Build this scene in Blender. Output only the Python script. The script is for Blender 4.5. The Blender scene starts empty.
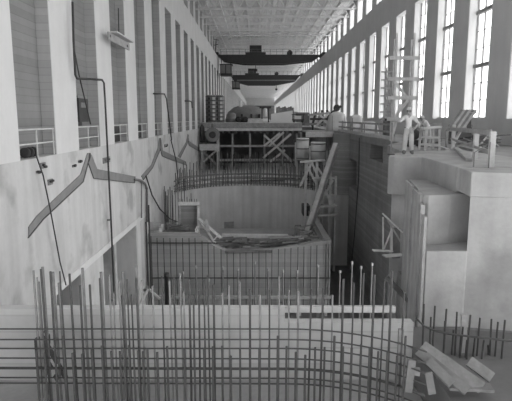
import bpy, bmesh, math, random
from mathutils import Vector, Matrix
R = random.Random(7)
SC = bpy.context.scene
COL = SC.collection

# ------------------------------------------------------------------ camera
FPX = 520.0                      # focal length in pixels of the 512 x 401 frame
CX, CY = 257.0, 200.5
CAMZ = 1.54
PITCH = math.atan(82.5 / FPX)
cam_d = bpy.data.cameras.new('camera')
cam = bpy.data.objects.new('camera', cam_d)
COL.objects.link(cam)
cam_d.sensor_width = 36.0
cam_d.lens = FPX / 512.0 * 36.0
cam_d.shift_x = -1.0 / 512.0
cam_d.clip_start = 0.1
cam_d.clip_end = 1500
cam.location = (0, 0, CAMZ)
cam.rotation_euler = (math.pi / 2 - PITCH, 0, 0)
SC.camera = cam

# ------------------------------------------------------------------ daylight
W = bpy.data.worlds.new('overcast_sky')
SC.world = W
W.use_nodes = True
nt = W.node_tree
nt.nodes.clear()
wo = nt.nodes.new('ShaderNodeOutputWorld')
wb = nt.nodes.new('ShaderNodeBackground')
tc = nt.nodes.new('ShaderNodeTexCoord')
sep = nt.nodes.new('ShaderNodeSeparateXYZ')
rmp = nt.nodes.new('ShaderNodeValToRGB')
mr = nt.nodes.new('ShaderNodeMapRange')
nt.links.new(tc.outputs['Generated'], sep.inputs[0])
nt.links.new(sep.outputs['Z'], mr.inputs['Value'])
mr.inputs['From Min'].default_value = -1
mr.inputs['From Max'].default_value = 1
nt.links.new(mr.outputs['Result'], rmp.inputs['Fac'])
rmp.color_ramp.elements[0].position = 0.47
rmp.color_ramp.elements[0].color = (.75, .75, .75, 1)      # pale ground and water outside
rmp.color_ramp.elements[1].position = 0.50
rmp.color_ramp.elements[1].color = (1, 1, 1, 1)            # overcast sky
nt.links.new(rmp.outputs['Color'], wb.inputs['Color'])
wb.inputs['Strength'].default_value = 1.0
nt.links.new(wb.outputs[0], wo.inputs['Surface'])

SC.view_settings.view_transform = 'Standard'
SC.view_settings.look = 'None'
SC.view_settings.gamma = 1.0
SC.view_settings.use_curve_mapping = False
SC.view_settings.exposure = 2.2
SC.cycles.use_denoising = True
SC.cycles.max_bounces = 8
SC.cycles.diffuse_bounces = 6
SC.cycles.transparent_max_bounces = 16
SC.cycles.sample_clamp_indirect = 6.0

def portal(name, loc, rot, sx, sy):
    d = bpy.data.lights.new(name, 'AREA')
    d.shape = 'RECTANGLE'
    d.size = sx
    d.size_y = sy
    d.cycles.is_portal = True
    o = bpy.data.objects.new(name, d)
    COL.objects.link(o)
    o.location = loc
    o.rotation_euler = rot

# light portals in the real openings (they only guide sampling of the sky)
portal('window_portal', (14.98, 100, 6.6), (0, math.pi / 2, 0), 10.4, 260)
portal('clerestory_portal', (15.3, 100, 17.0), (0, math.pi / 2, 0), 3.6, 260)

# ------------------------------------------------------------------ pixel -> place
CP, SP = math.cos(PITCH), math.sin(PITCH)
def ray(px, py):
    u = (CY - py) / FPX
    return Vector(((px - CX) / FPX, CP + u * SP, -SP + u * CP))
def P(px, py, Y=None, X=None, Z=None):
    d = ray(px, py)
    if Y is not None: t = Y / d.y
    elif X is not None: t = X / d.x
    else: t = (Z - CAMZ) / d.z
    return Vector((d.x * t, d.y * t, CAMZ + d.z * t))

# ------------------------------------------------------------------ materials
def mat(name, v, var=.12, rough=.85, scale=.6, boards=0, bdir='Z', bump=.15, streak=0.0, metal=0.0, grain=0.0, blot=0.0):
    """grey procedural surface: noise mottling, optional form-board marks every `boards` metres along bdir,
    vertical run-off streaks, wood grain"""
    m = bpy.data.materials.new(name)
    m.use_nodes = True
    t = m.node_tree
    N, L = t.nodes, t.links
    b = N['Principled BSDF']
    b.inputs['Roughness'].default_value = rough
    b.inputs['Metallic'].default_value = metal
    b.inputs['Specular IOR Level'].default_value = .25
    geo = N.new('ShaderNodeNewGeometry')
    pos = geo.outputs['Position']
    def noise(sc, det=6, mapping=None):
        n = N.new('ShaderNodeTexNoise')
        n.inputs['Scale'].default_value = sc
        n.inputs['Detail'].default_value = det
        if mapping:
            mp = N.new('ShaderNodeMapping')
            mp.inputs['Scale'].default_value = mapping
            L.new(pos, mp.inputs['Vector'])
            L.new(mp.outputs[0], n.inputs['Vector'])
        else:
            L.new(pos, n.inputs['Vector'])
        return n.outputs['Fac']
    def mth(op, a, c, d=None):
        n = N.new('ShaderNodeMath')
        n.operation = op
        for i, x in enumerate((a, c) if d is None else (a, c, d)):
            if hasattr(x, 'is_output'): L.new(x, n.inputs[i])
            else: n.inputs[i].default_value = x
        return n.outputs[0]
    f = mth('MULTIPLY_ADD', mth('SUBTRACT', noise(scale), .5), var * 3.2, 1.0)
    f = mth('MULTIPLY', f, mth('MULTIPLY_ADD', mth('SUBTRACT', noise(scale * 9, 4), .5), var * 1.2, 1.0))
    h = noise(14, 5)
    if streak:
        f = mth('MULTIPLY', f, mth('MULTIPLY_ADD', mth('SUBTRACT', noise(1.0, 5, (1.6, 1.6, .10)), .5), streak * 3, 1.0))
    if blot:
        mrn = N.new('ShaderNodeMapRange')
        L.new(noise(.5, 9), mrn.inputs['Value'])
        mrn.inputs['From Min'].default_value = .55
        mrn.inputs['From Max'].default_value = .68
        bl = mrn.outputs['Result']
        f = mth('MULTIPLY', f, mth('MULTIPLY_ADD', bl, -blot, 1.0))
    if grain:
        f = mth('MULTIPLY', f, mth('MULTIPLY_ADD', mth('SUBTRACT', noise(5, 5, (1, .2, 1)), .5), grain * 3, 1.0))
    if boards:
        s = N.new('ShaderNodeSeparateXYZ')
        L.new(pos, s.inputs[0])
        c = s.outputs[bdir]
        q = mth('DIVIDE', c, boards)
        fr = mth('FRACT', q, 0.0)
        line = mth('LESS_THAN', fr, .10)
        wn = N.new('ShaderNodeTexWhiteNoise')
        wn.noise_dimensions = '1D'
        L.new(mth('FLOOR', q, 0.0), wn.inputs['W'])
        f = mth('MULTIPLY', f, mth('MULTIPLY_ADD', mth('SUBTRACT', wn.outputs['Value'], .5), var * 1.6, 1.0))
        f = mth('MULTIPLY', f, mth('MULTIPLY_ADD', line, -.16, 1.0))
        h = mth('SUBTRACT', h, mth('MULTIPLY', line, .8))
    f = mth('MULTIPLY', f, v)
    cc = N.new('ShaderNodeCombineColor')
    for i in range(3): L.new(f, cc.inputs[i])
    L.new(cc.outputs[0], b.inputs['Base Color'])
    bp = N.new('ShaderNodeBump')
    bp.inputs['Strength'].default_value = bump
    bp.inputs['Distance'].default_value = .03
    L.new(h, bp.inputs['Height'])
    L.new(bp.outputs[0], b.inputs['Normal'])
    return m

M = {}
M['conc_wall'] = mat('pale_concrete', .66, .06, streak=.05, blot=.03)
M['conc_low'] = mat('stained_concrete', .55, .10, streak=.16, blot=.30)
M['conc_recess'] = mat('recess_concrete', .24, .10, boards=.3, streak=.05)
M['conc_jamb'] = mat('jamb_concrete', .40, .08, boards=.3, streak=.05)  # shade on the left jambs, painted in as a darker tone
M['conc_right'] = mat('grey_concrete', .64, .07, streak=.05)
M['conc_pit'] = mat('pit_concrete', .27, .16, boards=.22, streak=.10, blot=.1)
M['conc_cyl'] = mat('curved_concrete', .54, .12, streak=.22)
M['conc_face'] = mat('fresh_concrete', .50, .12, boards=.45, streak=.08, blot=.12)
M['conc_block'] = mat('block_concrete', .38, .16, scale=.9, streak=.14, blot=.22)
M['conc_floor'] = mat('floor_concrete', .32, .2, scale=.8, blot=.2)
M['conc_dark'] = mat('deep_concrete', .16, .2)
M['key'] = mat('keyway_concrete', .24, .15, scale=2)  # darker tone paints the shade inside the keyway grooves
M['board'] = mat('form_board', .40, .25, scale=2.0, streak=.35, bump=.3)
M['panel'] = mat('board_formed_concrete', .38, .14, boards=.35, streak=.10)
M['wood'] = mat('pale_timber', .58, .16, scale=2.0, grain=.14)
M['wood_mid'] = mat('weathered_timber', .36, .2, scale=2.0, grain=.2)
M['wood_grey'] = mat('grey_lumber', .23, .25, scale=2.0, grain=.25)
M['wood_dark'] = mat('old_timber', .17, .25, scale=2.0, grain=.2)
M['rebar'] = mat('rusty_steel_bar', .065, .25, scale=6, rough=.7)
M['rebar_pale'] = mat('dusty_steel_bar', .19, .25, scale=6, rough=.7)
M['steel'] = mat('dark_steel', .055, .2, scale=2, rough=.55)
M['steel_mid'] = mat('grey_steel', .22, .2, scale=2, rough=.5)
M['paint'] = mat('white_paint', .72, .06, rough=.6)
M['roof'] = mat('roof_deck', .80, .08, boards=.8, bdir='X')
M['truss'] = mat('painted_roof_steel', .84, .08, rough=.6)
M['frame'] = mat('window_steel', .30, .1, rough=.6)
M['jamb'] = mat('pale_jamb', .75, .05)  # window light on the right jambs, painted in as a brighter tone
M['cloth'] = mat('tarpaulin', .62, .12, scale=1.5)
M['skin'] = mat('skin', .36, .04, rough=.6)
M['shirt'] = mat('white_cotton', .72, .06, scale=5)
M['trousers'] = mat('grey_cotton', .50, .1, scale=5)
M['boot'] = mat('leather', .16, .1)
M['hair'] = mat('dark_hair', .04, .1)
M['hat'] = mat('hat_felt', .55, .05)
g = bpy.data.materials.new('window_glass')
g.use_nodes = True
gt = g.node_tree
gt.nodes.clear()
go = gt.nodes.new('ShaderNodeOutputMaterial')
gm = gt.nodes.new('ShaderNodeMixShader')
g1 = gt.nodes.new('ShaderNodeBsdfTransparent')
g1.inputs[0].default_value = (.9, .9, .9, 1)
g2 = gt.nodes.new('ShaderNodeBsdfGlossy')
g2.inputs['Roughness'].default_value = .08
gn = gt.nodes.new('ShaderNodeTexNoise')
gn.inputs['Scale'].default_value = .8
gr = gt.nodes.new('ShaderNodeMath')
gr.operation = 'MULTIPLY'
gr.inputs[1].default_value = .10
gt.links.new(gn.outputs['Fac'], gr.inputs[0])
gt.links.new(gr.outputs[0], gm.inputs[0])
gt.links.new(g1.outputs[0], gm.inputs[1])
gt.links.new(g2.outputs[0], gm.inputs[2])
gt.links.new(gm.outputs[0], go.inputs['Surface'])
M['glass'] = g

# ------------------------------------------------------------------ builders
CACHE = {}
def unit(kind, m):
    k = (kind, m)
    if k in CACHE: return CACHE[k]
    bm = bmesh.new()
    if kind == 'box':
        bmesh.ops.create_cube(bm, size=1)
    elif kind.startswith('rod'):
        n = int(kind[3:])
        bmesh.ops.create_cone(bm, cap_ends=True, segments=n, radius1=1, radius2=1, depth=1)
        for f in bm.faces: f.smooth = len(f.verts) == 4
    me = bpy.data.meshes.new(kind + '_' + m)
    bm.to_mesh(me)
    bm.free()
    me.materials.append(M[m])
    CACHE[k] = me
    return me

def origin(p):
    v = Vector((0, 0, 0))
    while p is not None:
        v += p.location
        p = p.parent
    return v
def base_mat(p):
    """the parent's full transform, from basis matrices"""
    m = Matrix.Identity(4)
    while p is not None:
        m = p.matrix_basis @ m
        p = p.parent
    return m
def link(name, me, parent=None, world=None):
    o = bpy.data.objects.new(name, me)
    COL.objects.link(o)
    w = world if world is not None else Matrix.Identity(4)
    if parent is not None:
        o.parent = parent
        w = base_mat(parent).inverted() @ w
    o.matrix_basis = w
    return o
def tag(o, label=None, cat=None, group=None, kind=None):
    if label: o['label'] = label
    if cat: o['category'] = cat
    if group: o['group'] = group
    if kind: o['kind'] = kind
    return o
def empty(name, loc, label=None, cat=None, group=None):
    o = bpy.data.objects.new(name, None)
    o.empty_display_size = .2
    COL.objects.link(o)
    o.location = loc
    return tag(o, label, cat, group)
def frame_z(d, roll=0.0):
    z = d.normalized()
    up = Vector((0, 0, 1)) if abs(z.z) < .95 else Vector((0, 1, 0))
    x = up.cross(z).normalized()
    y = z.cross(x)
    m = Matrix((x, y, z)).transposed()
    return m @ Matrix.Rotation(roll, 3, 'Z')
def box(name, parent, m, lo, hi):
    lo, hi = Vector(lo), Vector(hi)
    w = Matrix.Translation((lo + hi) / 2) @ Matrix.Diagonal((*[max(abs(a), 1e-4) for a in (hi - lo)], 1))
    return link(name, unit('box', m), parent, w)
def bar(name, parent, m, a, b, w=.1, h=.1, roll=0):
    """timber or steel bar of section w (sideways) x h (up) between two points"""
    a, b = Vector(a), Vector(b)
    d = b - a
    q = Matrix.Translation((a + b) / 2) @ frame_z(d, roll).to_4x4() @ Matrix.Diagonal((w, h, d.length, 1))
    return link(name, unit('box', m), parent, q)
def rod(name, parent, m, a, b, r=.02, n=8):
    a, b = Vector(a), Vector(b)
    d = b - a
    q = Matrix.Translation((a + b) / 2) @ frame_z(d).to_4x4() @ Matrix.Diagonal((r, r, d.length, 1))
    return link(name, unit('rod%d' % n, m), parent, q)
def mesh_obj(name, parent, m, verts, faces, smooth=False, loc=None):
    me = bpy.data.meshes.new(name)
    off = Vector(loc) if loc is not None else Vector((0, 0, 0))
    me.from_pydata([tuple(Vector(v) - off) for v in verts], [], faces)
    me.update()
    bm = bmesh.new()
    bm.from_mesh(me)
    bmesh.ops.recalc_face_normals(bm, faces=bm.faces)
    bm.to_mesh(me)
    bm.free()
    if smooth:
        for p in me.polygons: p.use_smooth = True
    me.materials.append(M[m])
    return link(name, me, parent, Matrix.Translation(off))
def prism(name, parent, m, poly, z0, z1, axis='Z'):
    """poly of 2D points extruded from z0 to z1 along an axis ('Z': xy poly, 'X': yz poly, 'Y': xz poly)"""
    def v(p, q):
        return {'Z': (p[0], p[1], q), 'X': (q, p[0], p[1]), 'Y': (p[0], q, p[1])}[axis]
    n = len(poly)
    vs = [v(p, z0) for p in poly] + [v(p, z1) for p in poly]
    fs = [list(range(n)), list(range(n, 2 * n))] + [[i, (i + 1) % n, n + (i + 1) % n, n + i] for i in range(n)]
    return mesh_obj(name, parent, m, vs, fs)
def tube(name, parent, m, pts, r=.02, n=8):
    """a bent pipe or cable through points, one mesh"""
    pts = [Vector(p) for p in pts]
    vs, fs = [], []
    for i, p in enumerate(pts):
        d = (pts[min(i + 1, len(pts) - 1)] - pts[max(i - 1, 0)]).normalized()
        F = frame_z(d)
        for k in range(n):
            a = 2 * math.pi * k / n
            vs.append(p + F @ Vector((r * math.cos(a), r * math.sin(a), 0)))
    # keep rings untwisted
    for i in range(1, len(pts)):
        ring = vs[i * n:(i + 1) * n]
        prev = vs[(i - 1) * n:i * n]
        best = min(range(n), key=lambda s: sum((ring[(k + s) % n] - prev[k]).length for k in range(n)))
        vs[i * n:(i + 1) * n] = [ring[(k + best) % n] for k in range(n)]
    for i in range(len(pts) - 1):
        for k in range(n):
            fs.append([i * n + k, i * n + (k + 1) % n, (i + 1) * n + (k + 1) % n, (i + 1) * n + k])
    fs += [list(range(n)), list(range((len(pts) - 1) * n, len(pts) * n))]
    return mesh_obj(name, parent, m, vs, fs, smooth=True, loc=pts[0])
def lathe(name, parent, m, c, prof, n=28, axis='Z'):
    """profile of (radius, height) turned about a vertical (or Y) axis through c"""
    vs, fs = [], []
    for r, h in prof:
        for k in range(n):
            a = 2 * math.pi * k / n
            p = (r * math.cos(a), r * math.sin(a), h)
            if axis == 'Y': p = (p[0], h, p[1])
            vs.append(Vector(c) + Vector(p))
    for i in range(len(prof) - 1):
        for k in range(n):
            fs.append([i * n + k, i * n + (k + 1) % n, (i + 1) * n + (k + 1) % n, (i + 1) * n + k])
    fs += [list(range(n)), list(range((len(prof) - 1) * n, len(prof) * n))]
    o = mesh_obj(name, parent, m, vs, fs, loc=c)
    for p in o.data.polygons: p.use_smooth = len(p.vertices) == 4
    return o
ORD = ['nearest', 'second nearest', 'third nearest', 'fourth nearest', 'fifth nearest', 'sixth nearest', 'seventh nearest', 'eighth nearest', 'ninth nearest', 'tenth nearest']

# ------------------------------------------------------------------ the hall
XL, XR = -8.6, 14.3              # faces of the long walls
BAY = 6.35
YS, Y0, YE = -22.0, 12.0, 430.0  # hall start behind the camera, pit start, far end wall
ZO, ZB, ZR = 11.8, 14.9, 19.2    # opening tops, crane ledge, roof
ZPIT = -13.5
ZRIM_ = -6.2

# left wall: recessed back plane, pilasters in front, band and ledge above, plain wall down into the pit
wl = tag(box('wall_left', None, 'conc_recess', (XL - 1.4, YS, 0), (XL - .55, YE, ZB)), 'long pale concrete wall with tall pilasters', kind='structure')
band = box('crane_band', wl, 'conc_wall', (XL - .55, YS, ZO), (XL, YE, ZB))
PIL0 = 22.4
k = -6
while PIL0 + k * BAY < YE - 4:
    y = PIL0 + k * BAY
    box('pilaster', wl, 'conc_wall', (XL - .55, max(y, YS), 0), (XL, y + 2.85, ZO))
    box('jamb_facing', wl, 'conc_jamb', (XL - .55, y - .03, 0), (XL - .02, y, ZO))  # thin slab giving the pilaster's camera side its painted shade
    k += 1
# clerestory columns on the left ledge
box('clerestory_backing', wl, 'conc_recess', (XL - 1.6, YS, ZB), (XL - 1.3, YE, ZR))
k = 0
while PIL0 + k * BAY < YE - 4:
    y = PIL0 + k * BAY
    box('clerestory_column', wl, 'conc_wall', (XL - 1.3, y - .2, ZB), (XL - .7, y + 2.3, ZR))
    k += 1
# lower left wall with the two openings at its foot
ww = empty('wall_left_lower', (XL, 30, ZPIT))
tag(ww, 'pale stained concrete wall dropping into the pit below the ledge', kind='structure')
OT = -5.95
box('upper_lift', ww, 'conc_low', (XL - 2.0, Y0 - 6, OT), (XL, 92, 0))
for a, b in ((Y0 - 6, 21.4), (24.5, 28.2), (36.2, 92)):
    box('pier', ww, 'conc_low', (XL - 6.0, a, ZPIT), (XL, b, OT))
box('opening_back', ww, 'conc_right', (XL - 7.2, Y0 - 6, ZPIT), (XL - 6.0, 92, OT + .5))
box('opening_roof', ww, 'conc_right', (XL - 6.0, Y0 - 6, OT), (XL - 2.0, 92, OT + .5))
box('opening_floor', ww, 'conc_dark', (XL - 6.0, Y0 - 6, ZPIT - .4), (XL - 3.0, 92, ZPIT))
box('mid_post', ww, 'conc_low', (XL - 1.2, 31.9, ZPIT), (XL - .4, 32.4, OT))
# pale sloping wash and lip along the lintel of the openings
tag(box('trim_1', None, 'conc_wall', (XL, 20.8, OT), (XL + .03, 41.0, OT + .35)), 'pale lip along the top of the low wall openings', kind='structure')
tag(box('trim_2', None, 'conc_wall', (XL, 36.4, ZPIT), (XL + .03, 37.4, OT)), 'pale upright strip beside the farther low opening', kind='structure')

# right wall
wr = tag(box('wall_right', None, 'conc_right', (XR, YS, 0), (XR + .75, YE, 1.5)), 'long window wall with tall grey concrete pilasters', kind='structure')
box('crane_band', wr, 'conc_right', (XR, YS, ZO), (XR + 1.2, YE, ZB))
RP0 = 36.6
k = -8
WINS = []
while RP0 + k * BAY < YE - 4:
    y = RP0 + k * BAY
    box('pilaster', wr, 'conc_right', (XR, y, 1.5), (XR + .75, y + 2.8, ZO))
    box('jamb_facing', wr, 'jamb', (XR + .03, y - .03, 1.5), (XR + .72, y, ZO))  # thin slab carrying the window light as a paler painted face
    box('clerestory_column', wr, 'conc_right', (XR + .7, y, ZB), (XR + 1.2, y + 2.8, ZR))
    WINS.append((y + 2.8, y + BAY - .03))
    k += 1
box('clerestory_head', wr, 'conc_right', (XR + .7, YS, ZR - .45), (XR + 1.2, YE, ZR))
box('clerestory_sill', wr, 'conc_right', (XR + .7, YS, ZB), (XR + 1.2, YE, ZB + .35))
# windows
XG = XR + .62
for i, (a, b) in enumerate(WINS):
    w = empty('window_%d' % (i + 1), (XG, (a + b) / 2, 1.5))
    tag(w, 'tall steel window of the right wall, bay %d of the row' % (i + 1), kind='structure')
    cols, rows = (3, 9) if 5 <= i < 19 else (1, 3)
    fw = .07
    box('frame', w, 'frame', (XG - .05, a, 1.5), (XG + .05, a + fw, ZO))
    box('frame', w, 'frame', (XG - .05, b - fw, 1.5), (XG + .05, b, ZO))
    box('sill', w, 'conc_right', (XG - .25, a, 1.5), (XG + .1, b, 1.6))
    for zz in (5.0, 8.5): box('transom', w, 'frame', (XG - .14, a, zz - .12), (XG + .10, b, zz + .12))
    for c in range(cols):
        y0 = a + (b - a) * c / cols
        y1 = a + (b - a) * (c + 1) / cols
        if c: box('mullion', w, 'frame', (XG - .06, y0 - .045, 1.6), (XG + .04, y0 + .045, ZO))
        for r_ in range(rows):
            z0 = 1.6 + (ZO - 1.6) * r_ / rows
            z1 = 1.6 + (ZO - 1.6) * (r_ + 1) / rows
            box('pane', w, 'glass', (XG - .004, y0 + .03, z0 + .02), (XG + .004, y1 - .03, z1 - .02))
            if r_ and cols > 1 and c == 0: box('glazing_bar', w, 'frame', (XG - .02, a, z0 - .025), (XG + .02, b, z0 + .025))
for i, (a, b) in enumerate(WINS):
    x = XR + .95
    w = box('window_%d' % (i + 1 + len(WINS)), None, 'frame', (x - .05, a, ZB + .35), (x + .05, b, ZB + .45))
    tag(w, 'small clerestory window above the right crane ledge, bay %d of the row' % (i + 1), kind='structure')
    box('pane', w, 'glass', (x - .004, a, ZB + .45), (x + .004, b, ZR - .45))
    box('mullion', w, 'frame', (x - .04, (a + b) / 2 - .04, ZB + .45), (x + .04, (a + b) / 2 + .04, ZR - .45))

# roof: deck with painted steel trusses
ce = tag(box('ceiling', None, 'roof', (XL - 1.6, YS, ZR), (XR + 1.2, YE, ZR + .3)), 'pale roof deck over the hall', kind='structure')
XA, XB = XL - 1.3, XR + .7
lace_v, lace_f = [], []
def lace_bar(a, b, t):
    a, b = Vector(a), Vector(b)
    F = frame_z(b - a)
    n = len(lace_v)
    for p in (a, b):
        for sx, sy in ((-1, -1), (1, -1), (1, 1), (-1, 1)):
            lace_v.append(p + F @ Vector((sx * t / 2, sy * t / 2, 0)))
    for q in ([0, 1, 2, 3], [4, 5, 6, 7], [0, 1, 5, 4], [1, 2, 6, 5], [2, 3, 7, 6], [3, 0, 4, 7]): lace_f.append([n + j for j in q])
NP = 14
for j in range(NP):
    x0, x1 = XA + (XB - XA) * j / NP, XA + (XB - XA) * (j + 1) / NP
    lace_bar((x0, 0, -1.45), ((x0 + x1) / 2, 0, -.1), .11)
    lace_bar(((x0 + x1) / 2, 0, -.1), (x1, 0, -1.45), .11)
lace_me = None
k = 0
y = -20.0
while y < YE - 3:
    bc = box('truss', ce, 'truss', (XA, y - .13, ZR - 1.6), (XB, y + .13, ZR - 1.42))
    box('top_chord', bc, 'truss', (XA, y - .12, ZR - .22), (XB, y + .12, ZR))
    if lace_me is None:
        o = mesh_obj('web_lacing', bc, 'truss', [Vector(v) + Vector((0, y, ZR)) for v in lace_v], lace_f, loc=(0, y, ZR))
        lace_me = o.data
    else:
        link('web_lacing', lace_me, bc, Matrix.Translation((0, y, ZR)))
    y += BAY
    k += 1
for j in range(1, 12):
    x = XA + (XB - XA) * j / 12
    box('purlin', ce, 'truss', (x - .08, YS, ZR - .25), (x + .08, YE, ZR - .003))
# far end wall
wf = tag(box('wall_far', None, 'conc_wall', (XL - 1.6, YE, 0), (XR + 1.2, YE + .5, ZR)), 'distant end wall of the hall', kind='structure')
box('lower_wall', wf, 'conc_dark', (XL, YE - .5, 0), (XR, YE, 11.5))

wn = tag(box('wall_near', None, 'conc_right', (XL - 1.6, YS - .5, ZPIT), (XR + 1.2, YS, ZR)), 'end wall of the hall behind the camera', kind='structure')
# floors
fl = tag(box('floor', None, 'conc_floor', (XL, 92, -.6), (XR, YE, 0)), 'finished concrete floor of the far hall', kind='structure')
prism('right_aisle', fl, 'conc_floor', [(9.3, 34), (XR + .7, 34), (XR + .7, 92), (9.3, 92)], -.5, 0)
prism('near_aisle', fl, 'conc_floor', [(6.1, 19.62), (9.4, 19.62), (9.4, YS), (XR + .7, YS), (XR + .7, 34), (9.3, 34), (7.5, 30)], -.5, 0)
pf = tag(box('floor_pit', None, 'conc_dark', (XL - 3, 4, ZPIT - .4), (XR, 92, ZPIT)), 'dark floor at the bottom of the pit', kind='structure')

# right pit wall (under the right aisle), with block-outs
wp = empty('wall_pit_right', (9.3, 45, ZPIT))
tag(wp, 'dark board-marked concrete wall under the right aisle', kind='structure')
def yat(px, X=9.3): return X * FPX / (px - CX)
ya, yb = yat(358), yat(343)
yc, yd = yat(383), yat(370)
z1, z2 = -1.75, -4.0
# face built round the two recesses
XW = 9.3
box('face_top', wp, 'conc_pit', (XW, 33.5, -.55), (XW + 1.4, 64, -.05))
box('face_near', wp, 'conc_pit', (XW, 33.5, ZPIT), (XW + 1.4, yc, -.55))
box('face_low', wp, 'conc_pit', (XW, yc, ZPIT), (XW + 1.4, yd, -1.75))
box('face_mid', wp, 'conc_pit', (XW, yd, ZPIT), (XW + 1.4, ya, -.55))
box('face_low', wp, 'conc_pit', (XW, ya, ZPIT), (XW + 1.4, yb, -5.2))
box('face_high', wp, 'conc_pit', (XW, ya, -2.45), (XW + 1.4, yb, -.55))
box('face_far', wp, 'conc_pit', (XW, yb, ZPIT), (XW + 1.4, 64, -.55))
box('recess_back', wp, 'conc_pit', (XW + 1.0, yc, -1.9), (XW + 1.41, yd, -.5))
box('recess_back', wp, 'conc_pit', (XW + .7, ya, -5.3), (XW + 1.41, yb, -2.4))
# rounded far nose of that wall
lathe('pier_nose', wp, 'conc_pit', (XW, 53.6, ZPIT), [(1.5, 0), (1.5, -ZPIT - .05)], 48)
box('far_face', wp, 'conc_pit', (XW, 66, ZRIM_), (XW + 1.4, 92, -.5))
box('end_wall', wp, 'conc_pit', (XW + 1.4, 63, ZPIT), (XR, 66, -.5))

# cross wall of board-marked concrete in the pit, with the sagging top
D2 = 40.0
def prof(pts, Y): return [(P(a, b, Y=Y).x, P(a, b, Y=Y).z) for a, b in pts]
top = [(148, 234), (196, 234), (204, 238), (214, 246), (226, 251), (245, 252), (270, 250), (295, 246), (315, 242), (331, 240)]
pr = prof(top, D2)
pr[0] = (XL, pr[0][1])
cw = prism('wall_cross', None, 'panel', pr + [(pr[-1][0], ZPIT), (XL, ZPIT)], D2, D2 + .6, axis='Y')
tag(cw, 'board-marked concrete cross wall with a sagging top edge', kind='structure')
xr2 = pr[-1][0]
box('return_wall', cw, 'panel', (xr2 - .5, D2 + .6, ZPIT), (xr2, D2 + 13, pr[-1][1]))
box('shelf', cw, 'conc_floor', (XL, D2 + .6, -10.0), (xr2 - .5, 52, -9.6))

box('bank', cw, 'conc_pit', (3.6, D2 + .6, -9.6), (xr2 - .5, 49, pr[-1][1] - .75))

# half-round concrete pit wall behind it
CXC, CYC, RC, ZRIM = -.85, 52.0, 7.6, -6.2
NA = 48
arc = [(CXC + RC * math.cos(math.pi * i / NA), CYC + RC * math.sin(math.pi * i / NA)) for i in range(NA + 1)]
vs, fs = [], []
for x, y in arc: vs += [(x, y, ZPIT), (x, y, ZRIM)]
for i in range(NA): fs.append([2 * i, 2 * i + 2, 2 * i + 3, 2 * i + 1])
n0 = len(vs)
outer = []
for i in range(NA + 1):                       # rim slab out to a rectangle
    a = math.pi * i / NA
    c, s = math.cos(a), math.sin(a)
    tx = ((9.28 - CXC) / c) if c > 1e-6 else ((XL - CXC) / c if c < -1e-6 else 1e9)
    ty = (92 - CYC) / s if s > 1e-6 else 1e9
    t_ = min(tx, ty)
    outer.append((CXC + c * t_, CYC + s * t_, ZRIM))
vs += outer
for i in range(NA): fs.append([2 * i + 1, 2 * i + 3, n0 + i + 1, n0 + i])
# front returns down to the pit floor
b0 = len(vs)
vs += [(9.28, CYC, ZPIT), (XL, CYC, ZPIT)]
fs += [[0, 1, n0, b0], [2 * NA, 2 * NA + 1, n0 + NA, b0 + 1]]
cy = mesh_obj('wall_round', None, 'conc_cyl', vs, fs)
tag(cy, 'half-round concrete wall of the turbine pit', kind='structure')
for p in cy.data.polygons: p.use_smooth = p.index < NA
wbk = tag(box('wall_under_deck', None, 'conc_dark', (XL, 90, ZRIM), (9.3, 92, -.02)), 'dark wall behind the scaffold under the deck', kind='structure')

# ------------------------------------------------------------------ near concrete: low wall in the foreground
FW = 13.0
ZF = -5.4
zt = P(150, 305, Y=FW + .3).z
zs = P(300, 318.5, Y=FW + .3).z
xs = P(285, 303, Y=FW).x
xe = P(414, 318, Y=FW).x
lw = prism('wall_lift', None, 'conc_face', [(XL, ZF - .2), (xe, ZF - .2), (xe, zs), (xs, zs), (xs, zt), (XL, zt)], FW, FW + .3, axis='Y')
tag(lw, 'low pale concrete wall across the foreground behind the bars', kind='structure')
nf = tag(box('floor_near', None, 'conc_floor', (XL, 6, ZF - .4), (xe, FW, ZF)), 'rough slab in front of the low wall', kind='structure')
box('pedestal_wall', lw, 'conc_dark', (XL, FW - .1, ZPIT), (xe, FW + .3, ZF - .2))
# timber beam lying behind the notch
wl_ = tag(bar('timber_beam', None, 'wood', P(283, 309, Y=FW + .75), P(395, 309, Y=FW + .75), .12, .17), 'pale timber beam lying along the notch of the low concrete wall', 'beam')
for q in (290, 318, 352, 388):
    a = P(q, 309, Y=FW + .9)
    bar('prop', wl_, 'wood_dark', a, (a.x, a.y, zs - 1.2), .08, .08)

# ------------------------------------------------------------------ the near right pier (stepped concrete mass)
pier = empty('stepped_pier', (6.5, 15, -4.4), 'stepped concrete pier with nose, step and deep slot that the man stands on', 'pier')
TOP = .1
SH = -4.4
# upper block in plan: nose, side face, near right part
nose = [(5.03, 19.9), (5.18, 19.62), (6.15, 19.45), (6.2, 18.9), (5.98, 15.5), (9.5, 15.5), (9.5, 19.62), (9.3, 24), (6.6, 22.5), (5.6, 21.6)]
zn = P(395, 194.5, Y=19.7).z
def worn(o, w):
    b_ = o.modifiers.new('worn_edge', 'BEVEL'); b_.width = w; b_.segments = 2
worn(prism('upper_block', pier, 'conc_block', nose, zn, TOP), .035)
# lower part below the nose, slightly set back
prism('nose_stem', pier, 'conc_block', [(5.22, 19.9), (5.5, 19.75), (6.4, 19.75), (6.4, 21.4), (5.6, 21.4)], ZPIT, zn)
# step block: its front is the back wall of the slot
ZS = -.68
worn(prism('step_block', pier, 'conc_block', [(5.55, 18.9), (4.88, 15.1), (5.0, 14.95), (5.7, 15.1), (6.4, 15.4), (6.4, 18.9)], SH, ZS), .03)
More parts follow.
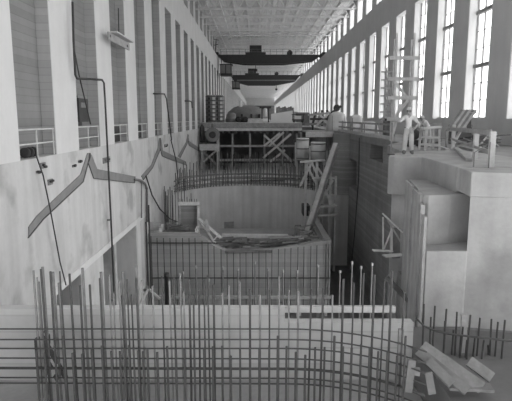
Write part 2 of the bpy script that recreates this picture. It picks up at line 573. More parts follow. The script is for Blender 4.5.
# cheek at the right, undercut by the slot, with a lip above and a ledge below
worn(prism('slot_lip', pier, 'conc_block', [(5.88, 14.2), (9.5, 13.4), (9.5, 15.49), (5.98, 15.49), (6.0, 15.3)], -.62, TOP - .02), .03)
prism('cheek_block', pier, 'conc_block', [(5.90, 14.22), (9.5, 13.42), (9.5, 18), (6.42, 18), (6.42, 15.3), (6.38, 14.5)], SH, -.62)
zl = P(450, 251, Y=14.2).z
worn(prism('ledge_block', pier, 'conc_block', [(4.80, 15.2), (4.76, 14.2), (5.89, 14.2), (6.36, 14.5), (6.4, 15.38)], SH, zl), .03)
# vertical form boards on the left face of the step
def between(a, b, t): return a + (b - a) * t
e0, e1 = Vector((5.5, 18.9, 0)), Vector((4.74, 14.2, 0))
cuts = [0, .22, .42, .60, .80, .90, 1.0]
for i in range(6):
    a, b = between(e0, e1, cuts[i] + .006), between(e0, e1, cuts[i + 1] - .006)
    th = (.07, .10, .06, .09, .12, .08)[i]
    nrm = Vector((-(e1 - e0).y, (e1 - e0).x, 0)).normalized()
    if nrm.x > 0: nrm = -nrm
    ztop = ZS - (.02, .0, .05, .02, .25, .5)[i]
    prism('form_board', pier, 'board', [(a.x, a.y), (b.x, b.y), ((b + nrm * th).x, (b + nrm * th).y), ((a + nrm * th).x, (a + nrm * th).y)], SH - 1.4, ztop)
# foot of the pier going down into the pit
prism('pier_foot', pier, 'conc_pit', [(4.76, 14.2), (9.5, 13.4), (9.5, 21.4), (5.6, 21.4), (5.5, 18.9)], ZPIT, SH)
sf = tag(prism('floor_shelf', None, 'conc_dark', [(xe + .02, 7), (9.5, 7), (9.5, 13.4), (4.74, 14.2), (xe + .02, 14.2)], SH - 1.5, SH), 'concrete shelf at the foot of the stepped pier', kind='structure')

# ------------------------------------------------------------------ foreground reinforcing mat
mat_ = empty('rebar_mat', P(220, 400, Y=11.2), 'dense mat of upright and curved steel reinforcing bars across the foreground', 'rebar')
YM = 11.2
def ym(px): return YM - .95 * max(0, (px - 285) / 128.0) ** 2
tall = [33, 36, 42, 50, 60.5, 70.5, 79.5, 89.5, 99.5, 108.5, 113, 118.5, 123, 127, 131.5, 136, 141.5, 152.5, 162, 170, 174, 181, 184.5, 189, 193, 198, 204, 208.5, 213.5, 222, 229, 240, 250, 260, 270, 279.5, 289.5, 298, 310, 322, 333, 343.5, 353.5, 364, 374, 383.5, 392, 403]
for px in tall:
    y = ym(px) + R.uniform(-.03, .03)
    tp = R.uniform(270, 296) if px > 60 else R.uniform(268, 284)
    a = P(px, tp, Y=y)
    lean = R.uniform(-.03, .03)
    rod('upright_bar', mat_, 'rebar_pale' if R.random() < .3 else 'rebar', (a.x + lean, y, a.z), (a.x, y, ZF), R.choice((.019, .022, .026)))
# shorter bars in front and between
sx = 36.0
while sx < 408:
    y = ym(sx) - .22
    a = P(sx, R.uniform(344, 356) if R.random() > .12 else 336, Y=y)
    rod('starter_bar', mat_, 'rebar', a, (a.x, y, ZF), R.choice((.024, .028)))
    sx += R.choice((8.6, 9.4, 9.9)) if not 112 < sx < 146 else 4.6
# level bars, curving towards the viewer on the right
for yy in (329, 339.5, 348.5, 358, 368, 377.5, 383):
    z = P(150, yy, Y=YM - .1).z
    pts = [(XL + 2.5, YM - .1, z)]
    for q in range(0, 15):
        px = 280 + q * 10.5
        Y = ym(px) - .1
        pts.append(((px - CX) / FPX * Y * 1.06, Y, z - (.0 if yy < 350 else .02)))
    tube('level_bar', mat_, 'rebar', pts, .017 if yy != 368 else .03, 6)

# heavier, closer bars standing proud at the left above the low wall
for i, (px, tp) in enumerate([(38.5, 282), (42.5, 267), (53, 272), (59, 283), (82.5, 268), (101, 272), (122.5, 272), (136, 266)]):
    a = P(px, tp, Y=11.6)
    rod('upright_bar', mat_, 'rebar_pale', a, (a.x + .01, a.y, ZF), .034)

# short bars on the shelf at right
sm = empty('rebar_starters', (5, 12.4, SH), 'row of short steel starter bars along the foot of the stepped pier', 'rebar')
for px, tp in [(424, 304), (431, 317), (435, 306), (446.5, 309), (445, 321), (453.5, 330), (457, 312), (461, 335), (463, 327), (470.5, 315), (480, 318), (484, 340), (491.5, 319), (498, 322), (505, 320), (475, 338), (467, 340), (488, 345)]:
    a = P(px, tp, Y=12.3 + R.uniform(-.15, .15))
    rod('upright_bar', sm, 'rebar', a, (a.x + R.uniform(-.03, .03), a.y, SH), .024)
tube('level_bar', sm, 'rebar', [P(416, 318, Y=12.0), P(424, 326, Y=12.0), P(436, 331, Y=12.0), P(450, 334, Y=12.0), P(475, 337, Y=12.0), P(512, 341, Y=12.0)], .025, 6)
tag(bar('timber_stake', None, 'wood_mid', P(464, 314, Y=12.55), (P(463, 360, Y=12.55).x, 12.55, SH), .14, .06), 'weathered flat timber stake standing among the short bars', 'stake')
bb = P(401, 329, Y=10.4)
tag(bar('timber_stake', None, 'wood_dark', bb, (bb.x, bb.y, ZF), .10, .08), 'dark timber stake at the right end of the bar mat', 'stake')
# scrap lumber at lower right
def plank(px0, py0, Y0_, px1, py1, Y1_, w, t, m, label, roll=0):
    return tag(bar('plank', None, m, P(px0, py0, Y=Y0_), P(px1, py1, Y=Y1_), w, t, roll), label, 'plank', 'scrap lumber at the pier foot')
plank(422, 346, 11.2, 482, 388, 10.4, .30, .05, 'wood_grey', 'widest plank slanting across the lumber pile', .5)
plank(418, 351, 10.9, 468, 391, 10.1, .24, .05, 'wood_dark', 'dark plank just below the widest plank', .5)
plank(428, 361, 10.6, 452, 384, 10.2, .22, .06, 'wood_dark', 'short dark plank under the slanting planks', .4)
plank(469, 361, 11.0, 492, 378, 10.7, .26, .05, 'wood_grey', 'short grey plank at the right end of the lumber pile', .6)
plank(404, 369, 10.3, 420, 372, 10.2, .20, .10, 'wood_grey', 'stubby grey block end at the left of the lumber pile')
plank(412, 360, 10.2, 408, 392, 10.1, .16, .06, 'wood_dark', 'short upright dark board at the left of the lumber pile')
plank(428, 372, 10.3, 432, 394, 10.2, .16, .06, 'wood_dark', 'dark stub board standing under the slanting planks')
plank(448, 386, 10.5, 492, 388, 10.4, .3, .06, 'wood_grey', 'flat grey board lying along the bottom of the lumber pile')

# dark post, lamp and braces at lower left
po = empty('braced_prop', P(40, 380, Y=12.2), 'dark prop with slanting braces at the lower left corner', 'prop')
a = P(39.5, 338, Y=12.2)
bar('post', po, 'steel', a, (a.x, a.y, ZF), .2, .18)
bar('brace', po, 'steel', P(46, 343, Y=12.1), P(66, 378, Y=11.9), .07, .1)
bar('brace', po, 'steel', P(42, 352, Y=12.15), P(58, 380, Y=12.0), .07, .1)
bar('brace', po, 'wood', P(46, 381, Y=11.9), P(58, 366, Y=11.85), .08, .12)
lp = empty('work_lamp', P(46, 345, Y=12.0), 'small dark work lamp hanging on the dark prop', 'lamp')
c = P(46, 338, Y=12.0)
lathe('housing', lp, 'steel', c + Vector((0, 0, -.15)), [(.09, 0), (.10, .1), (.10, .22), (.06, .30), (.03, .36)], 14)
lathe('reflector', lp, 'paint', P(46.5, 333.5, Y=11.93), [(.05, -.05), (.06, 0), (.03, .06)], 12)
bar('bracket', lp, 'steel', P(40.5, 334, Y=12.1), P(46, 332, Y=12.0), .03, .03)

# ------------------------------------------------------------------ rods on the cross wall, rails and props
rc = empty('rebar_curtain', (-2, D2 - .6, ZPIT), 'curtain of thin upright rods in front of the board-marked cross wall', 'rebar')
for i, px in enumerate([151, 157, 163.5, 170, 176, 182.5, 189, 195, 202, 208, 214, 221, 227, 233.5, 240, 246, 252.5, 259, 266, 272, 278.5, 285, 291, 298, 304, 311, 317, 326, 329]):
    tp = {0: 236}.get(i, 238 + (0 if px < 196 else min(14, (px - 196) * .45) if px < 240 else max(6, 14 - (px - 250) * .1)))
    a = P(px, tp, Y=D2 - .3)
    rod('upright_rod', rc, 'rebar', a, (a.x, a.y, ZPIT), .035, 6)
for yy, p0, p1 in ((243, 148, 215), (278, 150, 330)):
    rod('level_rod', rc, 'rebar', P(p0, yy, Y=D2 - .22), P(p1, yy, Y=D2 - .22), .05, 6)
# lighter rods rising between camera and cross wall
rl = empty('rebar_row', (-1, 34, ZPIT), 'sparse row of pale capped rods in the pit before the cross wall', 'rebar')
for px in (183, 196, 209, 223, 238, 255, 268, 283, 297, 318, 340, 352, 361, 372):
    a = P(px, R.uniform(264, 282), Y=33)
    r_ = rod('upright_rod', rl, 'rebar_pale', a, (a.x, a.y, ZPIT), .05, 6)
    rod('cap', r_, 'wood_mid', a, a + Vector((0, 0, .18)), .08, 6)
wa = tag(bar('waler', None, 'wood_mid', P(158, 297, Y=38.2), P(331, 297, Y=38.2), .2, .25), 'long horizontal timber waler low on the cross wall', 'beam')
for px in (170, 215, 260, 300, 326):
    a = P(px, 299, Y=38.2); bar('prop', wa, 'wood_mid', a, (a.x, a.y, ZPIT), .2, .2)
a = P(166.5, 277, Y=30)
pp = lathe('steel_pipe', None, 'steel', (a.x, a.y, ZPIT), [(.13, 0), (.13, a.z - ZPIT), (.16, a.z - ZPIT), (.16, a.z - ZPIT + .25)], 14)
tag(pp, 'thick black steel pipe standing upright before the cross wall', 'pipe')
br = empty('small_trestle', P(148, 305, Y=34), 'small braced timber trestle at the left end of the cross wall', 'trestle')
bar('post', br, 'wood_mid', P(147, 286, Y=34), P(147, 312, Y=34), .15, .15)
bar('brace', br, 'wood', P(148, 289, Y=34), P(139, 307, Y=33.6), .12, .14)
bar('brace', br, 'wood', P(149, 289, Y=34), P(160, 299, Y=34), .12, .14)
bar('stub', br, 'wood_dark', P(143, 290, Y=34.1), P(151, 290, Y=34.1), .15, .15)
bar('post_foot', br, 'wood_mid', P(147, 306, Y=34), (P(147, 306, Y=34).x, 34, ZPIT), .15, .15)
# tall dark bars at the left end of the cross wall
for i, px in enumerate((146, 148.5)):
    a, b = P(px, 205 if i else 222, Y=38.8), P(px, 305, Y=38.8)
    tag(rod('upright_pipe', None, 'rebar', a, (a.x, a.y, ZPIT), .07, 8), ('shorter' if i == 0 else 'taller') + ' dark pipe beside the left end of the cross wall', 'pipe')
# ------------------------------------------------------------------ scroll shelf: lumber, box, hose
bx = empty('form_box', P(180, 232, Y=41.5), 'pale open timber form box on the cross wall top at left', 'box')
def wy(px, py, Y): return P(px, py, Y=Y)
box('front_board', bx, 'wood', wy(158, 236, 40.6), wy(197, 232, 40.7))
box('front_board', bx, 'wood_mid', wy(148, 230, 40.9), wy(161, 222, 41.0))
box('side_board', bx, 'wood', wy(159, 234, 40.7), (wy(161, 227, 40.7).x, 41.9, wy(161, 227, 40.7).z))
box('side_board', bx, 'wood', wy(195, 234, 40.7), (wy(197, 229, 40.7).x, 41.9, wy(197, 229, 40.7).z))
box('floor_board', bx, 'wood_dark', wy(161, 234, 40.8), (wy(195, 234, 40.8).x, 41.9, wy(195, 233, 40.8).z))
for i in range(9):
    a = wy(R.uniform(162, 176), R.uniform(224, 231), 41.3 + R.uniform(-.4, .4)); b = wy(R.uniform(178, 193), R.uniform(224, 231), 41.3 + R.uniform(-.4, .4))
    o = bar('scrap_board', bx, 'wood_dark', a, b, .18, .10)
gf = empty('portal_frame', P(190, 232, Y=43.5), 'pale square timber frame standing behind the form box', 'frame')
bar('post', gf, 'wood', wy(198.5, 206, 43.5), wy(198.5, 234, 43.5), .2, .25)
bar('post', gf, 'wood_mid', wy(180, 206, 43.5), wy(180, 234, 43.5), .16, .16)
bar('top_beam', gf, 'wood', wy(178.5, 203.5, 43.5), wy(200, 203.5, 43.5), .25, .3)
box('back_panel', gf, 'conc_pit', wy(180.5, 232, 43.8), (wy(197.5, 205, 43.8).x, 43.9, wy(197.5, 205, 43.8).z))
for i in range(8):
    a = wy(180 + i * 2.4, 203, 43.5); rod('nail_bar', gf, 'rebar_pale', a, a + Vector((0, 0, .35)), .03, 6)
# broken planks sliding down from frame to lumber heap
ds = empty('lumber_heap', P(260, 246, Y=41.5), 'long heap of scrap boards lying in the sagging top of the cross wall', 'lumber')
for i in range(80):
    px = R.uniform(210, 316)
    lo = 250 - abs(px - 240) * .11
    dy = R.uniform(237.5, lo - 1)
    le = R.uniform(10, 34)
    bar('board', ds, R.choice(('wood_dark', 'wood_mid', 'wood_dark', 'wood_dark')), wy(px, dy, 41.0 + R.uniform(0, 1.4)), wy(min(px + le, 330), max(dy + R.uniform(-2.5, 1.5), 237), 41.0 + R.uniform(0, 1.4)), .16, .10)
for i in range(22):
    px = R.uniform(294, 318)
    Y = R.uniform(41, 47)
    zz = pr[-1][1] - .65 + R.uniform(0, .5)
    a = P(px, 238, Y=Y); a.z = zz
    b = P(px + R.uniform(-8, 12), 238, Y=Y + R.uniform(-1.2, 1.2)); b.z = zz + R.uniform(-.05, .1); b.x = min(b.x, xr2 - .3)
    bar('board', ds, R.choice(('wood_dark', 'wood_mid')), a, b, .16, .10)
bar('ledge_beam', ds, 'wood', wy(222, 235.5, 42.8), wy(288, 236, 42.8), .3, .30)
bar('ledge_beam', ds, 'wood_mid', wy(268, 237, 42.6), wy(326, 237, 42.6), .25, .2)
bar('wall_plate', ds, 'wood_dark', wy(225, 252, 39.85), wy(272, 251.5, 39.85), .25, .18)
sl = empty('chute', P(205, 230, Y=42), 'pale broken plank chute sloping from the timber frame to the lumber heap', 'chute')
bar('plank', sl, 'wood', wy(199, 219, 42.6), wy(221, 238, 41.2), .35, .08)
bar('plank', sl, 'wood', wy(202, 224, 42.2), wy(215, 243, 41), .2, .08)
bar('plank', sl, 'wood_mid', wy(206, 220, 42.4), wy(208, 232, 41.4), .3, .1)
bar('plank', sl, 'wood', wy(213, 241, 41), wy(219, 234, 41), .15, .08)
# vent openings of the round wall
tag(box('shutter', None, 'wood_mid', wy(223.5, 231, 59.0), (wy(234, 222, 59).x, 59.45, wy(234, 222, 59).z)), 'small boarded shutter low on the round wall', 'shutter')
tag(box('hatch', None, 'steel', wy(303, 216, 53.0), (wy(310, 206, 53).x, 54.9, wy(310, 206, 53).z)), 'small black square hatch at the right of the round wall', 'hatch')

# ------------------------------------------------------------------ bars round the rim of the round wall
rr = empty('rebar_ring', (CXC, CYC + RC, ZRIM), 'ring of upright bars rising from the rim of the round wall', 'rebar')
for rad, n, h0 in ((RC + .35, 58, 2.2), (RC + 1.3, 50, 2.6)):
    for i in range(n + 1):
        a = math.pi * (.08 + .86 * i / n)
        x, y = CXC + rad * math.cos(a), CYC + rad * math.sin(a)
        if not XL + .1 < x < 9.1: continue
        h = h0 + R.uniform(-.4, .4)
        rod('upright_bar', rr, 'rebar_pale' if R.random() < .8 else 'rebar', (x, y, ZRIM), (x + R.uniform(-.05, .05), y, ZRIM + h), .05, 6)
    for zz in (.25, .8, 1.3):
        tube('hoop_bar', rr, 'rebar_pale', [(CXC + rad * math.cos(math.pi * (.06 + .9 * i / 36)) if abs(CXC + rad * math.cos(math.pi * (.06 + .9 * i / 36)) - .35) < 8.9 else (XL + .1), CYC + rad * math.sin(math.pi * (.06 + .9 * i / 36)), ZRIM + zz) for i in range(37)], .05, 6)
# lumber left on the rim
for i, (p0, y0, p1, y1, m) in enumerate([(212, 183, 250, 181, 'wood_mid'), (246, 182, 284, 184, 'wood_dark'), (215, 178, 262, 176, 'wood_mid'), (262, 178, 300, 186, 'wood_dark')]):
    va, vb = P(p0, y0, Y=62.4 + i), P(p1, y1, Y=62.6 + i)
    va.z = max(va.z, ZRIM + .14); vb.z = max(vb.z, ZRIM + .14)
    tag(bar('plank', None, m, va, vb, .35, .2), ['left long grey plank behind the rim bars', 'dark plank behind the rim bars at right', 'upper grey plank behind the rim bars', 'slanting dark plank at the right end of the rim'][i], 'plank', 'planks behind the rim bars')
# back curtain in front of the deck scaffold
rb = empty('rebar_screen', (0, 74, ZRIM), 'straight screen of upright bars below the far deck', 'rebar')
for i in range(44):
    x = XL + .4 + i * .4
    rod('upright_bar', rb, 'rebar_pale' if i % 3 else 'rebar', (x, 74, ZRIM), (x + R.uniform(-.05, .05), 74, ZRIM + 2.6 + R.uniform(-.4, .5)), .05, 6)
# starter bars standing on the left shelf
rs = empty('rebar_cluster', (XL + 1, 48, -9), 'cluster of upright bars by the left wall beside the round wall', 'rebar')
for px in (153, 157, 160, 164, 167, 170, 172, 175, 178, 181, 184, 187, 191):
    Y = R.uniform(46, 50)
    a = P(px, R.uniform(176, 200), Y=Y)
    x = max(a.x, XL + .12)
    rod('upright_bar', rs, 'rebar_pale' if R.random() < .5 else 'rebar', (x, Y, a.z), (x, Y, ZPIT), .045, 6)

# ------------------------------------------------------------------ far timber deck and its scaffold
DY = 78.0
dk = empty('timber_deck', (-1, DY, 0), 'wide timber work deck bridging the far end of the pit', 'deck')
XD = P(302, 122, Y=DY).x
nb = 30
for i in range(nb):
    x0 = XL + (XD - XL) * i / nb
    box('deck_plank', dk, 'wood', (x0 + .04, DY, .74), (XL + (XD - XL) * (i + 1) / nb - .01, 91.8, .86))
box('fascia', dk, 'wood_mid', (XL + .04, DY - .1, .1), (XD, DY, .8))
box('edge_beam', dk, 'wood', (XL + .04, DY - .2, -.35), (XD, DY + .1, .05))
for i in range(16):
    x = XL + .5 + i * .95
    box('joist_end', dk, 'wood_dark', (x, DY - .14, -.75), (x + .3, DY + 8, -.36))
sc_ = empty('deck_scaffold', (-1, DY, ZRIM), 'timber scaffold with posts and cross braces carrying the far deck', 'scaffold')
for px in (204, 218.5, 232.5, 250, 264.5, 283, 297):
    for Y, m in ((78.3, 'wood_mid'), (84, 'wood_dark')):
        a = P(px, 132, Y=Y)
        bar('post', sc_, m, (P(px, 132, Y=78.3).x, Y, ZRIM), (P(px, 132, Y=78.3).x, Y, -.75), .28, .28)
for yy in (146, 160):
    bar('ledger', sc_, 'wood_mid', P(217, yy, Y=78.1), P(298, yy, Y=78.1), .2, .32)
for p0, y0, p1, y1 in ((263, 158, 291, 134), (264, 135, 290, 159), (264, 146, 280, 133), (269, 146, 284, 132), (270, 162, 285, 150), (276, 146, 292, 162)):
    bar('brace', sc_, 'wood', P(p0, y0, Y=77.9), P(p1, y1, Y=77.9), .22, .3)
tw = empty('pale_trestle', P(208, 168, Y=76.5), 'pale braced trestle against the left wall under the deck', 'trestle')
bar('top_beam', tw, 'wood', P(200, 147, Y=76.3), P(219, 147, Y=76.3), 1.4, .9)
bar('post', tw, 'wood', P(202, 146, Y=76.5), (P(202, 146, Y=76.5).x, 76.5, ZRIM), .25, .25)
bar('post', tw, 'wood', P(217.8, 128, Y=77.2), (P(217.8, 128, Y=77.2).x, 77.2, ZRIM), .4, .4)
bar('brace', tw, 'wood', P(201, 164, Y=76.4), P(218, 149, Y=76.4), .2, .25)
bar('brace', tw, 'wood_mid', P(203, 151, Y=76.4), P(216, 164, Y=76.4), .2, .25)
for i in range(5):
    a = P(203 + i * 3.2, 147, Y=76.2); box('bolt_plate', tw, 'steel', a - Vector((.12, .05, .12)), a + Vector((.12, .1, .12)))
vv = empty('round_valve', P(212, 143.5, Y=75.9), 'round dark flanged valve casting sitting on the pale trestle', 'valve')
c = P(212.5, 134.8, Y=75.9)
lathe('flange', vv, 'steel_mid', c + Vector((0, -.15, 0)), [(1.0, 0), (1.05, .1), (1.05, .5), (.7, .55), (.7, 1.0)], 28, 'Y')
lathe('hub', vv, 'steel', c + Vector((0, -.3, 0)), [(.35, 0), (.5, .16)], 20, 'Y')
rod('stem', vv, 'steel_mid', c + Vector((0, .2, .9)), c + Vector((0, .2, 1.6)), .2)
dr = lathe('gas_cylinder', None, 'steel', P(202.4, 142.2, Y=76.7), [(.32, 0), (.36, .1), (.36, 2.1), (.18, 2.45), (.1, 2.6)], 16)
tag(dr, 'tall dark gas cylinder beside the round valve on the trestle', 'cylinder')

# ------------------------------------------------------------------ things on the far deck
ZD = .86
def drum_stack(px, lab, Y):
    c = P(px, 122, Y=Y); c.z = ZD
    t = empty('ring_column', c, lab, 'machinery', 'slotted steel columns on the far deck')
    h = 4.1
    lathe('shell', t, 'steel_mid', c, [(.85, 0), (.85, h - .25), (.7, h)], 24)
    for i in range(6):
        for dx, m in ((-.25, 'steel'), (.42, 'paint')):
            z = ZD + .35 + i * .6
            box('slot_plate', t, m, (c.x + dx - .16, c.y - .92, z), (c.x + dx + .16, c.y - .72, z + .38))
    for i in range(7):
        lathe('band', t, 'steel', c + Vector((0, 0, .22 + i * .6)), [(.87, 0), (.88, .03), (.87, .08)], 24)
    return t
drum_stack(211.5, 'left of the two slotted steel columns on the far deck', 80.0)
drum_stack(219.0, 'right of the two slotted steel columns on the far deck', 80.6)
# covered turbine casting
c = P(247, 123, Y=87.0); c.z = ZD
tb = empty('turbine_casting', c, 'large rounded turbine casting under sheets on the far deck', 'machinery')
lathe('body', tb, 'steel_mid', c, [(3.4, 0), (3.5, .8), (3.2, 1.6), (2.2, 2.4), (1.2, 2.7)], 32)
lathe('skirt', tb, 'conc_right', c, [(3.55, 0), (3.7, .15), (3.7, .5), (3.5, .6)], 32)
s = P(240.5, 108, Y=85.5)
lathe('white_stack', tb, 'paint', (s.x, 85.5, 2.6), [(.85, 0), (.6, .3), (.3, .5), (.3, 1.7), (.22, 1.75)], 18)
for dx in (-2.2, -.9, .6, 1.9):
    box('lug', tb, 'steel', (c.x + dx, c.y - 3.6, ZD + .7), (c.x + dx + .3, c.y - 2.6, ZD + 1.3))
c2 = P(231.5, 122, Y=81.8); c2.z = ZD
hp = empty('scrap_casting', c2, 'low heap of dark castings beside the slotted columns', 'machinery')
lathe('drum', hp, 'steel_mid', c2, [(.85, 0), (.9, .5), (.9, .6), (.7, .7), (.7, 1.3), (.3, 1.5)], 20)
lathe('drum', hp, 'steel', c2 + Vector((1.7, .0, 0)), [(.7, 0), (.8, .7), (.5, .9)], 18)
lathe('wheel', hp, 'steel', c2 + Vector((1.1, -1.2, .45)), [(.2, 0), (.45, .05), (.45, .25), (.2, .3)], 18, 'Y')
lathe('wheel', hp, 'steel', c2 + Vector((2.2, -1.2, .45)), [(.2, 0), (.45, .05), (.45, .25), (.2, .3)], 18, 'Y')
# long pale trough and curb
tag(box('timber_crate', None, 'wood', (P(248, 121, Y=80).x, 79.2, ZD), (P(263, 121, Y=80).x, 80.6, ZD + .55)), 'long low pale crate at the middle of the far deck', 'crate')
ps = empty('pipe_stand', P(260, 122, Y=82.3), 'dark pipe stand with hanging block right of the turbine casting', 'machinery')
a = P(262, 122, Y=82.0); a.z = ZD
for dx in (0, 1.0): bar('post', ps, 'steel', a + Vector((dx, 0, 0)), a + Vector((dx, 0, 2.3)), .2, .2)
bar('beam', ps, 'steel', a + Vector((-.4, 0, 2.3)), a + Vector((1.4, 0, 2.3)), .25, .3)
lathe('block', ps, 'paint', a + Vector((.5, -.1, .9)), [(.3, 0), (.35, .3), (.3, 1.1), (.15, 1.3)], 14)
# white panel
pa = P(271, 123, Y=85.5); pb = P(292.5, 123, Y=85.5)
wp_ = empty('white_panel', ((pa.x + pb.x) / 2, 85.5, ZD), 'big white sheet panel standing on the right of the far deck', 'panel')
z_l, z_r = P(271, 114, Y=85.5).z, P(292, 110.5, Y=85.5).z
prism('sheet', wp_, 'paint', [(pa.x, ZD), (pb.x, ZD), (pb.x, z_r), (pa.x, z_l)], 85.4, 85.55, axis='Y')
bar('strut', wp_, 'wood_mid', (pa.x + .5, 86.6, ZD + .08), (pa.x + .5, 85.6, z_l - .3), .12, .12)
bar('strut', wp_, 'wood_mid', (pb.x - .5, 86.6, ZD + .08), (pb.x - .5, 85.6, z_r - .3), .12, .12)
pt = P(276, 124, Y=90.5); pq = P(304, 124, Y=90.5)
gp = empty('plank_partition', ((pt.x + pq.x) / 2, 90.5, ZD), 'grey plank partition behind the white sheet panel', 'partition')
n_ = 9
for i in range(n_):
    xa, xb = pt.x + (6.3 - pt.x) * i / n_, pt.x + (6.3 - pt.x) * (i + 1) / n_
    box('plank', gp, 'wood_dark', (xa + .01, 90.4, ZD), (xb - .01, 90.5, 3.4 + .12 * math.sin(i * 2.1)))
bar('rail', gp, 'wood_mid', (pt.x, 90.36, 1.6), (6.3, 90.36, 1.6), .08, .15)
# small tool cart
a = P(298, 125, Y=79.5); a.z = ZD
tcart = empty('tool_cart', a, 'small dark tool cart with a white front at the right end of the deck', 'cart')
box('bed', tcart, 'steel', a + Vector((-.9, -.5, .3)), a + Vector((.9, .6, .5)))
box('canopy', tcart, 'steel', a + Vector((-.95, -.55, 1.15)), a + Vector((.95, .6, 1.25)))
box('front_panel', tcart, 'paint', a + Vector((-.55, -.4, .5)), a + Vector((.45, -.35, 1.0)))
for dx in (-.8, .8):
    for dy in (-.4, .5): bar('post', tcart, 'steel', a + Vector((dx, dy, .4)), a + Vector((dx, dy, 1.2)), .07, .07)
    lathe('wheel', tcart, 'steel', a + Vector((dx * .8, -.55, .2)), [(.08, 0), (.2, .02), (.2, .12), (.08, .14)], 14, 'Y')

# ------------------------------------------------------------------ cranes
def crane(Y, lab, trol, dep, ddx):
    c = empty('overhead_crane', (2.8, Y, ZB), lab, 'crane')
    x0, x1 = XL - .35, XR + .5
    for dy in (-1.6, 1.6):
        z0 = ZB - 1.3
        pts = [(x0, ZB + .3), (x1, ZB + .3), (x1, ZB + .14), (x1 - .9, ZB + .14), (x1 - 2.5, ZB - .6 * dep), (x1 - 9, ZB - dep), (x0 + 6, ZB - dep), (x0 + 1.6, ZB - .6 * dep), (x0 + .45, ZB + .14), (x0, ZB + .14)]
        prism('girder', c, 'steel', [(p[0] * 1.0, p[1]) for p in pts], Y + dy - .35, Y + dy + .35, axis='Y')
    for x in (x0 - .1, x1 - .6):
        box('end_truck', c, 'steel', (x, Y - 2.8, ZB + .14), (x + .7, Y + 2.8, ZB + .75))
        for dy in (-2.2, 2.2): lathe('wheel', c, 'steel', (x + .35, Y + dy, ZB + .47), [(.2, -.1), (.34, -.1), (.34, .1), (.2, .1)], 14, 'Y')
    if dep > 2:
        box('lower_flange', c, 'steel_mid', (x0 + 2.5, Y - 2.05, ZB - dep * .55), (x1 - 2.6, Y - 1.95, ZB - dep * .42))
    # walkway railing on the near girder
    zr = ZB + .3
    n = 16
    for i in range(n + 1):
        x = x0 + 1 + (x1 - x0 - 2) * i / n
        bar('rail_post', c, 'steel_mid', (x, Y - 1.9, zr), (x, Y - 1.9, zr + 1.15), .07, .07)
    for zz in (.6, 1.15): bar('hand_rail', c, 'steel_mid', (x0 + 1, Y - 1.9, zr + zz), (x1 - 1, Y - 1.9, zr + zz), .06, .07)
    t = box('trolley', c, 'steel', (trol - 2.2, Y - 2.0, zr), (trol + 2.2, Y + 2.0, zr + .5))
    box('hoist_house', t, 'steel', (trol - 1.3, Y - 1.7, zr + .5), (trol + 1.3, Y + 1.2, zr + 2.0))
    lathe('drum', t, 'steel', (trol + ddx, Y - 1.0, zr + .45), [(.45, -.4), (.6, -.35), (.6, 1.2), (.45, 1.25)], 18, 'Y')
    hk = trol + (0 if dep < 2 else ddx)
    rod('cable', t, 'steel', (hk, Y, ZB - .8), (hk, Y, ZB - dep - 1.0), .06)
    lathe('hook_block', t, 'steel', (hk, Y, ZB - dep - 1.6), [(.15, 0), (.4, .2), (.4, .55), (.15, .7)], 14)
    cb = box('cab', c, 'steel_mid', (x0 + 1.0, Y - 2.2, ZB - 3.9), (x0 + 3.4, Y + .5, ZB - 1.9))
    box('cab_roof', cb, 'steel', (x0 + .8, Y - 2.4, ZB - 1.9), (x0 + 3.6, Y + .7, ZB - 1.7))
    box('cab_base', cb, 'steel', (x0 + .9, Y - 2.3, ZB - 4.2), (x0 + 3.5, Y + .6, ZB - 3.7))
    for dx in (1.0, 2.1, 3.3): box('cab_post', cb, 'steel', (x0 + dx - .1, Y - 2.3, ZB - 3.8), (x0 + dx + .1, Y - 2.15, ZB - 1.8))
    for dx in (1.1, 3.2): bar('hanger', c, 'steel', (x0 + dx, Y - 1.6, ZB - 1.8), (x0 + dx, Y - 1.6, ZB - .6), .15, .15)
    return c
crane(119, 'nearer dark overhead travelling crane with railing and trolley', -.3, 1.6, 7.5)
crane(173, 'farther dark overhead travelling crane behind the first', -1.6, 2.9, 7.9)
# mast at the left end of the nearer crane
ms = empty('rail_mast', (XL + .3, 112, ZB - .02), 'thin dark mast on the left crane ledge before the nearer crane', 'mast')
box('base', ms, 'steel', (XL - .16, 111.8, ZB), (XL - .02, 112.2, ZB + .2))
for dx in (-.13, .2): bar('pole', ms, 'steel', (XL - .09, 112, ZB + .1), (XL - .09 + (dx + .13), 112, ZB + 2.9), .07, .07)
bar('arm', ms, 'steel', (XL - .4, 112, ZB + 2.8), (XL + .7, 112, ZB + 2.6), .1, .1)
bar('arm', ms, 'steel', (XL - .4, 112, ZB + 1.6), (XL + .5, 112, ZB + 1.8), .1, .1)
# crane rails
for nm, x in (('left', XL - .25), ('right', XR + .3)):
    tag(box('crane_rail', None, 'steel', (x - .06, Y0 + 40, ZB), (x + .06, YE, ZB + .12)), 'steel crane rail along the %s wall ledge' % nm, 'rail')

# ------------------------------------------------------------------ left ledge: guard rails in the bays
for i in range(10):
    y1 = PIL0 + i * BAY
    y0 = y1 - BAY + 2.85
    gr_ = empty('guard_rail', (XL - .1, (y0 + y1) / 2, 0), '%s pale pipe guard rail across the left wall bays' % ORD[i], 'railing', 'guard rails of the left wall bays')
    for yy in (y0 + .08, (y0 + y1) / 2, y1 - .08):
        rod('post', gr_, 'wood', (XL - .1, yy, 0), (XL - .1, yy, 1.12), .032)
    for zz in (.55, 1.1):
        rod('rail', gr_, 'wood', (XL - .1, y0 + .02, zz), (XL - .1, y1 - .02, zz), .035)
# dark sheets painting the unlit low gallery openings behind the rails
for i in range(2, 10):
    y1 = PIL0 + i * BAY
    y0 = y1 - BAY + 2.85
    box('gallery_opening', wl, 'steel', (XL - .56, y0 + .1, .02), (XL - .53, y1 - .1, 1.0))
